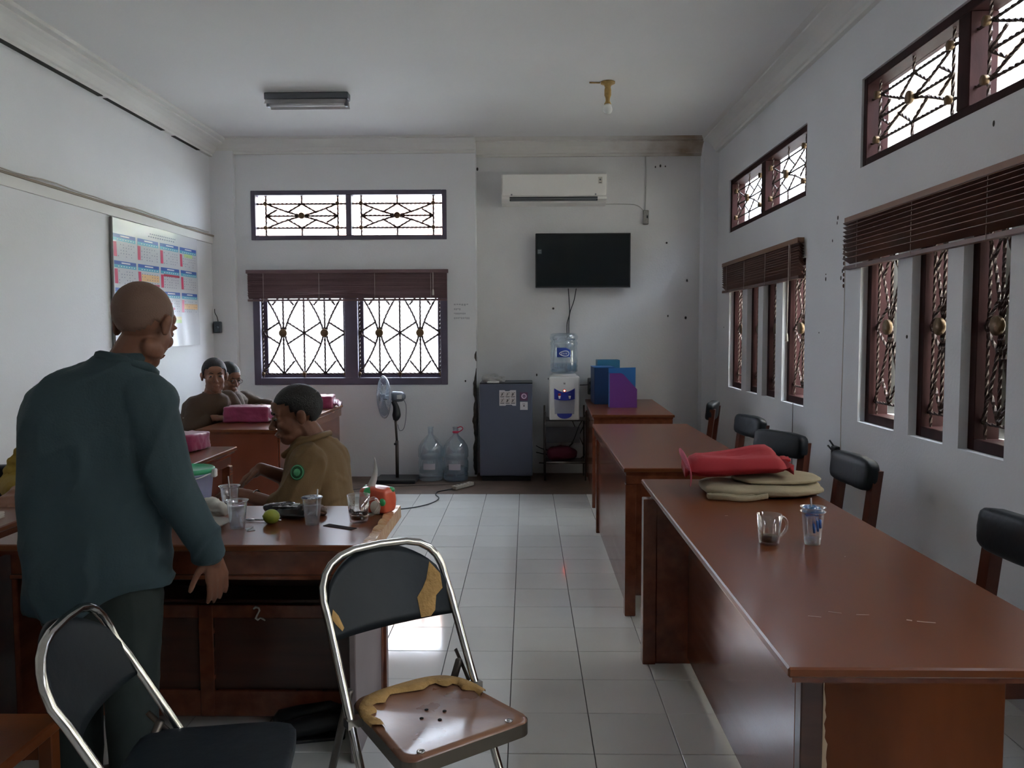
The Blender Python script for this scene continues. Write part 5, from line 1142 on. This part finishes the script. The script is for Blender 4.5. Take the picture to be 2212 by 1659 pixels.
def add_head(q, c, F, s=1.):
    R, F, U = head_frame(F); c = Vector(c); RM = Matrix((R, F, U)).transposed()
    def P(r, f, u): return c+(R*r+F*f+U*u)*s
    def E(r, f, u, a, b_, d, n=14): q.ell(P(r, f, u), (a*s, b_*s, d*s), R=RM, n=n)
    E(0, -.018, .032, .076, .096, .086, 20); E(0, .028, -.03, .063, .060, .085, 16); E(0, .052, -.092, .034, .034, .026)
    for k in (-1, 1):
        E(k*.036, .012, -.072, .027, .045, .030); E(k*.034, .066, -.028, .024, .020, .022); E(k*.012, .100, -.036, .009, .009, .008)
        E(k*.080, -.008, -.008, .010, .020, .032); E(k*.086, -.012, .004, .009, .016, .020); E(k*.031, .077, .002, .016, .010, .009)
        E(k*.033, .078, .022, .022, .010, .008)
    q.cap(P(0, .088, .004), .009*s, P(0, .108, -.030), .0125*s); E(0, .088, -.060, .024, .012, .006); E(0, .086, -.071, .021, .012, .007); E(0, .070, .045, .050, .022, .030)
    return P, RM
def eyes(parent, P, s=1., brow=None):
    for k in (-1, 1):
        q = mb(mat('eye_white', (.14, .13, .12), .5)); q.ell(P(k*.031, .0815, .003), (.0115*s, .0115*s, .0062*s), n=12)
        q.ell(P(k*.031, .0905, .003), (.0052*s, .004*s, .0052*s), mat('eye_iris', (.015, .008, .006), .2), n=8); q.build('eye', parent=parent)
        q = mb(mat('dark_brow', (.012, .010, .009), .8)); q.tube([P(k*.014, .092, .022), P(k*.032, .090, .028), P(k*.050, .076, .022)], [.0028*s, .0035*s, .0018*s], n=6, flat=.6); q.build('eyebrow', parent=parent)
    q = mb(mat('lip', (.20, .07, .055), .5)); q.tube([P(-.023, .090, -.062), P(-.01, .0995, -.0645), P(.01, .0995, -.0645), P(.023, .090, -.062)], [.002, .0035, .0035, .002], n=6); q.build('mouth', parent=parent)
def hair_cap(parent, P, RM, s, m, front=.055, back=-.045, grow=1.055, side=.0, name='hair'):
    q = mb(m); a = MB(); n = 40; rings = 28; vs = []; ok = []
    for i in range(rings+1):
        th = PI*i/rings
        for k in range(n):
            an = 2*PI*k/n; r = .0765*grow*math.sin(th)*math.cos(an); f = -.018+.0965*grow*math.sin(th)*math.sin(an); u = .032+.0865*grow*math.cos(th)
            mid = max(back, -.012+side); lim = back+(mid-back)*min(1, max(0, (f+.05)/.02)); lim = lim if f < .018 else mid+(front-mid)*min(1, (f-.018)/.035)
            vs.append(P(r, f, u)+Vector((noise.noise(Vector((r*60, f*60, u*60))), noise.noise(Vector((f*60, u*60, r*60))), 0))*.0015); ok.append(u >= lim)
    fs = []
    for i in range(rings):
        for k in range(n):
            F4 = (i*n+k, (i+1)*n+k, (i+1)*n+(k+1) % n, i*n+(k+1) % n)
            if all(ok[x] for x in F4): fs.append(F4)
    q.add(vs, fs, smooth=True); o = q.build(name, parent=parent); md = o.modifiers.new('thick', 'SOLIDIFY'); md.thickness = .004; md.offset = -1; return o
def hand(q, wrist, d, nrm, s=1., side=1, curl=.35, spread=.12, L=1.):
    d = Vector(d).normalized(); nrm = Vector(nrm); nrm = (nrm-d*nrm.dot(d)).normalized(); w = d.cross(nrm)*side; W = Vector(wrist)
    q.cap(W, .024*s, W+d*.03*s, .026*s)
    for k in (-1.5, -.5, .5, 1.5): q.cap(W+d*.02*s+w*k*.010*s, .015*s, W+d*.085*s+w*k*.019*s, .0125*s, n=8)
    for k, ln in ((-1.5, .066), (-.5, .078), (.5, .082), (1.5, .074)):
        p = W+d*.088*s+w*k*.0195*s; dd = (d+w*k*spread*.5).normalized(); a = curl
        for sg, r0, r1 in ((.45, .0095, .009), (.32, .009, .0082), (.23, .0082, .007)):
            dd = (dd*math.cos(a)+nrm*math.sin(a)).normalized(); p2 = p+dd*ln*sg*s*L; q.cap(p, r0*s, p2, r1*s, n=8); p = p2; a = curl*.9
    p = W+d*.025*s+w*.026*s+nrm*.006; dd = (d*.75+w*.65+nrm*.25).normalized()
    for sg, r0, r1 in ((.040, .0125, .011), (.030, .0105, .0095), (.025, .0095, .008)):
        p2 = p+dd*sg*s; q.cap(p, r0*s, p2, r1*s, n=8); p = p2; dd = (dd+d*.3+nrm*.12).normalized()
skin = mat('brown_skin', (.20, .088, .055), .5, var=.12, vscale=14, bump=.06, bscale=120, spec=.4)
skin2 = mat('brown_skin_lighter', (.25, .12, .078), .48, var=.1, vscale=14, bump=.05, bscale=120, spec=.4)
hairm = mat('black_hair', (.012, .011, .012), .55, bump=.5, bscale=220)
stub = mat('shaved_grey_hair', (.15, .085, .062), .65, bump=.3, bscale=300)
teal = mat('dark_teal_shirt', (.038, .066, .080), .85, var=.15, vscale=6, bump=.15, bscale=160)
khaki = mat('khaki_uniform', (.165, .100, .042), .8, var=.1, vscale=6, bump=.12, bscale=160)
brownu = mat('brown_uniform', (.075, .045, .028), .8, var=.1, vscale=6, bump=.1, bscale=180)
trou = mat('dark_trousers', (.020, .028, .027), .85, bump=.1, bscale=160)
must = mat('mustard_sleeve', (.30, .205, .035), .8, bump=.15, bscale=120)
shoe = mat('shoe_black', (.012, .012, .014), .3)
# standing man
t = thing('person', 'bald man in a dark teal long sleeved shirt standing with his back turned', 'person', (-1.27, 2.33, 0)); B = Vector((-1.27, 2.33, 0))
def rel(p): return Vector(p)-B
q = MB(); P, RM = add_head(q, rel((-1.125, 2.36, 1.485)), (.18, .93, -.40), 1.0)
q.cap(rel((-1.14, 2.355, 1.43)), .056, rel((-1.19, 2.335, 1.32)), .066)
for pts in ([(-1.14, 1.30, 2.33), (-1.02, 1.02, 2.32), (-.968, .80, 2.40)], [(-1.37, 1.30, 2.35), (-1.43, 1.02, 2.36), (-1.39, .80, 2.50)]):
    v = [rel((a, c, b_)) for a, b_, c in pts]; q.cap(v[0], .045, v[1], .036); q.cap(v[1], .036, v[2], .026)
ring_loft(q, [(rel((-1.27, 2.34, z)), w, d, .25) for z, w, d in ((.72, .13, .08), (.9, .13, .09), (1.1, .15, .09), (1.28, .16, .09), (1.34, .08, .07))])
for x, y in ((-1.37, 2.38), (-1.19, 2.34)): q.cap(rel((x, y, .80)), .07, rel((x-.005, y, .45)), .05); q.cap(rel((x-.005, y, .45)), .05, rel((x, y-.01, .09)), .035); q.cap(rel((x, y-.03, .05)), .03, rel((x+.03, y+.12, .035)), .028)
hand(q, rel((-.964, 2.41, .795)), (.14, .10, -1), (-.75, .5, -.1), 1., -1, .22, .05)
hand(q, rel((-1.385, 2.50, .795)), (.1, .35, -.9), (.9, .3, 0), 1., 1, .3)
remesh(q, 'body', skin, t, .0045, 4)
hair_cap(t, P, RM, 1, stub, front=.075, back=-.05, grow=1.012, name='cropped_hair'); eyes(t, P)
q = MB(); ring_loft(q, [(rel((x, y, z)), w, d, yaw) for x, y, z, w, d, yaw in ((-1.28, 2.35, .64, .205, .135, .2), (-1.28, 2.345, .72, .203, .14, .2), (-1.275, 2.34, .85, .197, .138, .22), (-1.27, 2.335, 1.0, .195, .135, .25), (-1.265, 2.33, 1.12, .197, .132, .27), (-1.26, 2.33, 1.22, .198, .125, .28), (-1.255, 2.335, 1.285, .186, .112, .28), (-1.24, 2.335, 1.325, .150, .10, .28), (-1.225, 2.335, 1.352, .115, .09, .25), (-1.205, 2.34, 1.37, .085, .08, .2), (-1.185, 2.345, 1.395, .075, .072, .2))], 28)
for pts, rr in (([(-1.115, 1.265, 2.33), (-1.035, 1.02, 2.31), (-.985, .86, 2.37), (-.968, .80, 2.40)], (.082, .066, .056, .047)), ([(-1.375, 1.235, 2.35), (-1.42, 1.02, 2.36), (-1.40, .82, 2.48)], (.078, .066, .048))):
    v = [rel((a, c, b_)) for a, b_, c in pts]
    for i in range(len(v)-1): q.cap(v[i], rr[i], v[i+1], rr[i+1])
q.tube([rel((-.975, 2.385, .83)), rel((-.962, 2.405, .775))], [.050, .046], n=16)
ob = remesh(q, 'shirt', teal, t, .008, 5, (.022, 7))
# shape the curved shirt tails
for v in ob.data.vertices:
    if v.co.z < .74: v.co.z += (.74-v.co.z)*1.0*max(0, math.sin((v.co.x+.02)*9))*.75
q = MB(); q.tube(spline([rel((-1.243, 2.34, 1.385)), rel((-1.215, 2.275, 1.398)), rel((-1.15, 2.272, 1.385)), rel((-1.105, 2.33, 1.36)), rel((-1.12, 2.41, 1.34))]), .013, n=8, flat=1.)
q.mats = [teal]; q.mi = [0]*len(q.f); q.sm = [True]*len(q.f); q.build('collar', parent=t)
q = MB(); ring_loft(q, [(rel((-1.28, 2.36, z)), w, d, .15) for z, w, d in ((.60, .165, .115), (.72, .17, .12), (.85, .15, .11))])
for x, y in ((-1.375, 2.38), (-1.185, 2.34)): q.cap(rel((x, y, .68)), .095, rel((x-.005, y, .42)), .078); q.cap(rel((x-.005, y, .42)), .078, rel((x, y-.01, .10)), .066)
remesh(q, 'trousers', trou, t, .010, 4, (.006, 8))
for x, y in ((-1.375, 2.38), (-1.185, 2.34)):
    q = mb(shoe); q.tube([rel((x-.02, y-.07, .035)), rel((x, y, .045)), rel((x+.03, y+.10, .04)), rel((x+.045, y+.17, .03))], [.030, .042, .040, .022], n=12); q.v = [Vector((v.x, v.y, max(v.z, .004))) for v in q.v]; q.build('shoe', parent=t)

# seated man in khaki
t = thing('person', 'heavy man in khaki uniform seated in profile behind the front left desk', 'person', (-.95, 3.72, 0)); B = Vector((-.95, 3.72, 0))
q = MB(); P, RM = add_head(q, rel((-1.065, 3.68, 1.085)), (-.90, -.42, -.22), 1.10)
q.cap(rel((-1.035, 3.69, 1.02)), .068, rel((-.985, 3.71, .93)), .075)
q.ell(rel((-1.075, 3.66, .985)), (.05, .05, .035))
nearA = [(-.97, 3.53, .89), (-1.03, 3.45, .68), (-1.235, 3.50, .745)]; farA = [(-1.02, 3.88, .89), (-1.12, 3.91, .72), (-1.24, 3.70, .83)]
for A in (nearA, farA):
    v = [rel(p) for p in A]; q.cap(v[0], .055, v[1], .046); q.cap(v[1], .046, v[2], .028)
ring_loft(q, [(rel(c), w, d, 0) for c, w, d in (((-.93, 3.72, .46), .13, .17), ((-.95, 3.72, .65), .12, .16), ((-.97, 3.71, .85), .10, .17), ((-.99, 3.70, .93), .07, .12))])
for y in (3.62, 3.84): q.cap(rel((-.98, y, .47)), .085, rel((-1.38, y, .49)), .062); q.cap(rel((-1.38, y, .47)), .055, rel((-1.36, y, .1)), .035); q.cap(rel((-1.34, y, .04)), .032, rel((-1.50, y, .035)), .028)
hand(q, rel(nearA[2]), (-.92, .22, .18), (.15, .1, -1), 1., -1, .45, .1); hand(q, rel(farA[2]), (-.72, -.45, -.55), (.5, -.2, -.8), 1., 1, .40, .1)
remesh(q, 'body', skin, t, .0045, 4)
eyes(t, P, 1.1)
hair_cap(t, P, RM, 1.1, hairm, front=.062, back=-.07, grow=1.075, side=.012)
q = MB(); ring_loft(q, [(rel((x, y, z)), w, d, 0) for x, y, z, w, d in ((-.985, 3.72, .44, .165, .19), (-.99, 3.72, .55, .172, .20), (-.985, 3.72, .66, .165, .20), (-.98, 3.715, .76, .150, .20), (-.975, 3.71, .85, .135, .205), (-.975, 3.705, .91, .12, .185), (-.985, 3.70, .95, .095, .13), (-1.0, 3.695, .98, .08, .085))], 28)
for A, R3 in ((nearA, (.088, .078)), (farA, (.082, .072))):
    v = [rel(p) for p in A]; q.cap(v[0], R3[0], v[1], R3[1]); e_ = v[1].lerp(v[2], .18); q.cap(v[1], R3[1], e_, R3[1]*.93)
ob = remesh(q, 'shirt', khaki, t, .008, 5, (.018, 9))
q = MB(); q.tube(spline([rel((-.935, 3.78, .985)), rel((-.945, 3.62, .99)), rel((-1.03, 3.59, .955)), rel((-1.11, 3.63, .90))]), .015, n=8); q.mats = [khaki]; q.mi = [0]*len(q.f); q.sm = [True]*len(q.f); q.build('collar', parent=t)
def badge(parent, c, nrm, r):
    nrm = Vector(nrm).normalized(); T = Matrix.Translation(c) @ nrm.to_track_quat('Z', 'Y').to_matrix().to_4x4()
    q = mb(mat('badge_dark_green', (.03, .12, .055), .6)); q.lathe([(r, 0), (r*.95, .003), (.001, .004)], n=24, T=T); q.build('badge', parent=parent)
    q = mb(mat('badge_green', (.10, .42, .20), .5)); q.tube([(r*.85*math.cos(a), r*.85*math.sin(a), .004) for a in [2*PI*i/24 for i in range(24)]], .0022, n=5, closed=True, T=T)
    q.lathe([(r*.50, .004), (r*.45, .006), (.001, .007)], n=8, T=T); q.build('badge_emblem', parent=parent)
badge(t, rel((-.985, 3.412, .862)), (-.25, -1, .22), .034)
q = MB(); ring_loft(q, [(rel((-.96, 3.72, z)), .165, .18, 0) for z in (.40, .46, .54)])
for y in (3.62, 3.84): q.cap(rel((-.98, y, .48)), .10, rel((-1.38, y, .495)), .078); q.cap(rel((-1.38, y, .48)), .075, rel((-1.36, y, .12)), .058)
remesh(q, 'trousers', mat('khaki_trousers', (.12, .08, .04), .85), t, .011, 4, (.005, 9))
for y in (3.62, 3.84): q = mb(shoe); q.tube([rel((-1.31, y, .04)), rel((-1.38, y, .05)), rel((-1.50, y, .04)), rel((-1.56, y, .03))], [.035, .042, .040, .024], n=12); q.v = [Vector((v.x, v.y, max(v.z, .004))) for v in q.v]; q.build('shoe', parent=t)
q = mb(chrome_m); q.tube([rel((-1.195+.029*math.cos(a)*.3, 3.50+.031*math.cos(a), .735+.031*math.sin(a))) for a in [2*PI*i/20 for i in range(20)]], .004, n=6, closed=True); q.build('wristwatch_band', parent=t)
t = thing('low_stool', 'hidden wooden stool under the seated khaki man', 'stool', (-.93, 3.73, 0))
t['label'] = 'wooden stool carrying the khaki uniformed man'
q = mb(wood_dark); q.box(-.15, .15, -.17, .17, .34, .385, bev=.005); q.build('seat', parent=t)
for a in (-.125, .125):
    for b_ in (-.145, .145): q = mb(wood_dark); q.box(a-.02, a+.02, b_-.02, b_+.02, 0, .34); q.build('leg', parent=t)

def seated(label, bx, by, head, F, hs, shirtm, skinm, arms, hands, facing, torso, hairargs=None, glasses=False, seat_z=.42, legs=None, head_hair=True):
    global B
    t = thing('person', label, 'person', (bx, by, 0)); B = Vector((bx, by, 0))
    q = MB(); P, RM = add_head(q, rel(head), F, hs); nk = torso[-1]
    q.cap(rel(head)-Vector((0, 0, .06)), .052*hs, rel((nk[0], nk[1], nk[2]-.02)), .060*hs)
    for A in arms: v = [rel(p) for p in A]; q.cap(v[0], .045, v[1], .036); q.cap(v[1], .036, v[2], .026)
    for a in hands: hand(q, rel(a[0]), a[1], a[2], 1., a[3], .35)
    ring_loft(q, [(rel((x, y, z)), w*.8, d*.8, 0) for x, y, z, w, d in torso])
    f = Vector(facing).normalized(); sd = Vector((-f.y, f.x, 0))
    for k in (-.1, .1):
        h0 = Vector((bx, by, seat_z+.05))+sd*k; kn = h0+f*.36; ft = kn+Vector((0, 0, -seat_z+.05)); q.cap(rel(h0), .07, rel(kn), .055); q.cap(rel(kn), .05, rel(ft), .035); q.cap(rel(ft)-Vector((0, 0, .02)), .03, rel(ft)+f*.12-Vector((0, 0, .02)), .028)
    remesh(q, 'body', skinm, t, .006, 4)
    if head_hair: eyes(t, P, hs)
    hair_cap(t, P, RM, hs, hairm, **(hairargs or {}))
    q = MB(); ring_loft(q, [(rel((x, y, z)), w, d, 0) for x, y, z, w, d in torso], 24)
    for A in arms: v = [rel(p) for p in A]; q.cap(v[0], .072, v[1], .058); q.cap(v[1], .058, v[1].lerp(v[2], .75), .044)
    remesh(q, 'shirt', shirtm, t, .011, 4, (.008, 9))
    q = MB(); 
    for k in (-.1, .1):
        h0 = Vector((bx, by, seat_z+.055))+sd*k; kn = h0+f*.37; ft = kn+Vector((0, 0, -seat_z+.08)); q.cap(rel(h0), .088, rel(kn), .070); q.cap(rel(kn), .066, rel(ft), .055)
    ring_loft(q, [(rel((bx, by, z)), .13, .15, 0) for z in (seat_z, seat_z+.06, seat_z+.12)])
    remesh(q, 'trousers', trou, t, .012, 3)
    for k in (-.1, .1):
        ft = Vector((bx, by, .04))+sd*k+f*.36; q = mb(shoe); q.tube([rel(ft-f*.05), rel(ft), rel(ft+f*.10), rel(ft+f*.17)], [.03, .042, .04, .022], n=10); q.v = [Vector((v.x, v.y, max(v.z, .004))) for v in q.v]; q.build('shoe', parent=t)
    q = MB(); nx, ny, nz = nk[0], nk[1], nk[2]
    q.tube(spline([rel((nx-.06, ny-.02, nz+.0)), rel((nx-.03, ny-.065, nz-.012)), rel((nx+.03, ny-.07, nz-.035)), rel((nx+.07, ny-.03, nz-.01))]), .011, n=6); q.mats = [shirtm]; q.mi = [0]*len(q.f); q.sm = [True]*len(q.f); q.build('collar', parent=t)
    if glasses:
        for k in (-1, 1):
            q = mb(black_pl); q.tube([P(k*.032+.021*math.cos(a), .104, .002+.016*math.sin(a)) for a in [2*PI*i/16 for i in range(16)]], .0022, n=5, closed=True)
            q.tube([P(k*.053, .103, .006), P(k*.082, .01, .004)], .002, n=5); q.build('glasses', parent=t)
    # chair
    c = thing('wooden_chair', 'dark wooden chair under the '+label.split(',')[0], 'chair', (bx, by, 0), math.atan2(f.y, f.x)); c['label'] = c['label'][:90]
    q = mb(wood_dark); q.box(-.19, .20, -.19, .19, seat_z-.05, seat_z-.018, bev=.005); q.build('seat', parent=c)
    for a in (-.17, .17):
        for b_ in (-.17, .17): q = mb(wood_dark); q.box(a-.02, a+.02, b_-.02, b_+.02, 0, (seat_z-.05) if a > 0 else .78); q.build('leg', parent=c)
    q = mb(vinyl_m); q.box(-.195, -.155, -.18, .18, .60, .80, bev=.015); q.build('back_rest', parent=c)
    return t, P, c
t1, P1, c1 = seated('young smiling man in brown uniform', -2.66, 6.42, (-2.46, 6.30, 1.125), (.42, -.86, -.05), 1.13, brownu, skin2,
    [[(-2.60, 6.26, .895), (-2.60, 6.14, .72), (-2.45, 6.22, .80)], [(-2.42, 6.46, .93), (-2.36, 6.54, .80), (-2.30, 6.38, .80)]], [((-2.45, 6.22, .80), (1, .2, -.05), (0, .3, -1), 1), ((-2.29, 6.38, .80), (.7, -.6, -.1), (0, 0, -1), -1)],
    (1, 0, 0), [(-2.66, 6.42, .42, .15, .17), (-2.64, 6.40, .60, .155, .17), (-2.58, 6.36, .78, .17, .16), (-2.54, 6.34, .90, .185, .13), (-2.52, 6.33, .955, .15, .10), (-2.49, 6.32, .99, .07, .065)], dict(front=.052, back=-.045, grow=1.085, side=.005))
q = mb(mat('gold_tag', (.5, .35, .15), .4, metal=.6)); q.box(-.005, .005, -.004, .004, 0, .012, T=Tm(rel((0, 0, 0))-Vector((0, 0, 0)) if False else (.36, -.22, .74))); q.build('lapel_pin', parent=t1)
q = mb(mat('name_tag', (.35, .33, .30), .5)); q.box(-.03, .03, -.003, .003, 0, .008, T=Tm((.02, -.235, .80), rz=.2)); q.build('name_tag', parent=t1)
t2, P2, c2 = seated('man in glasses and brown uniform', -2.72, 7.28, (-2.66, 7.15, 1.06), (.80, -.55, -.28), 1.12, brownu, skin2,
    [[(-2.58, 7.08, .86), (-2.50, 6.98, .76), (-2.34, 7.05, .81)], [(-2.60, 7.36, .86), (-2.48, 7.40, .80), (-2.30, 7.28, .81)]], [((-2.34, 7.05, .81), (1, .1, -.1), (0, .2, -1), 1), ((-2.30, 7.28, .81), (.9, -.4, -.1), (0, 0, -1), -1)],
    (1, 0, 0), [(-2.74, 7.26, .42, .15, .17), (-2.72, 7.24, .60, .15, .17), (-2.70, 7.22, .78, .15, .17), (-2.68, 7.20, .86, .15, .15), (-2.67, 7.18, .91, .11, .10), (-2.66, 7.17, .94, .07, .065)], dict(front=.048, back=-.05, grow=1.10, side=.005), glasses=True)
B = Vector((-2.72, 7.28, 0)); badge(t2, rel((-2.545, 6.985, .855)), (.3, -1, .25), .035)
t3, P3, c3 = seated('person in a mustard sleeve hidden by the standing man', -2.02, 3.66, (-1.95, 3.56, 1.06), (.3, -.9, -.2), 1.0, must, skin2,
    [[(-2.19, 3.57, .93), (-2.26, 3.48, .79), (-2.12, 3.28, .80)], [(-1.86, 3.60, .93), (-1.80, 3.50, .79), (-1.92, 3.28, .80)]], [((-2.12, 3.27, .80), (.3, -1, -.1), (0, 0, -1), 1), ((-1.92, 3.27, .80), (-.3, -1, -.1), (0, 0, -1), -1)],
    (0, -1, 0), [(-2.02, 3.66, .42, .17, .13), (-2.02, 3.65, .60, .16, .13), (-2.01, 3.63, .78, .17, .125), (-1.99, 3.61, .90, .16, .10), (-1.98, 3.59, .95, .07, .065)])
q = MB()
for i in range(5): a = i/4; c_ = Vector((-2.20-.07*a, 3.52-.03*a, .985-.17*a)); q.ell(rel(c_), (.062-.012*abs(a-.5), .055, .030))
ob = remesh(q, 'gathered_sleeve', must, t3, .009, 2, (.014, 16))
t = thing('office_chair', 'black chair back at the far left edge behind the mustard sleeve', 'chair', (-2.52, 3.66, 0), PI+.25)
q = soft_box(.38, .07, .26, 6, 7, .004, 8, 3, vinyl_m); q.v = [Tm((0, 0, .72)) @ v for v in q.v]; q.build('back_rest', parent=t)
q = soft_box(.40, .38, .07, 6, 6, .003, 8, 4, vinyl_m); q.v = [Tm((0, .18, .45)) @ v for v in q.v]; q.build('seat', parent=t)
for a in (-.17, .17):
    q = mb(dark_metal); q.tube([(a, 0, .0), (a, .01, .42), (a, 0, .62)], .012, n=8); q.build('leg', parent=t)
    q = mb(dark_metal); q.tube([(a, .34, .0), (a, .34, .42)], .012, n=8); q.build('leg', parent=t)
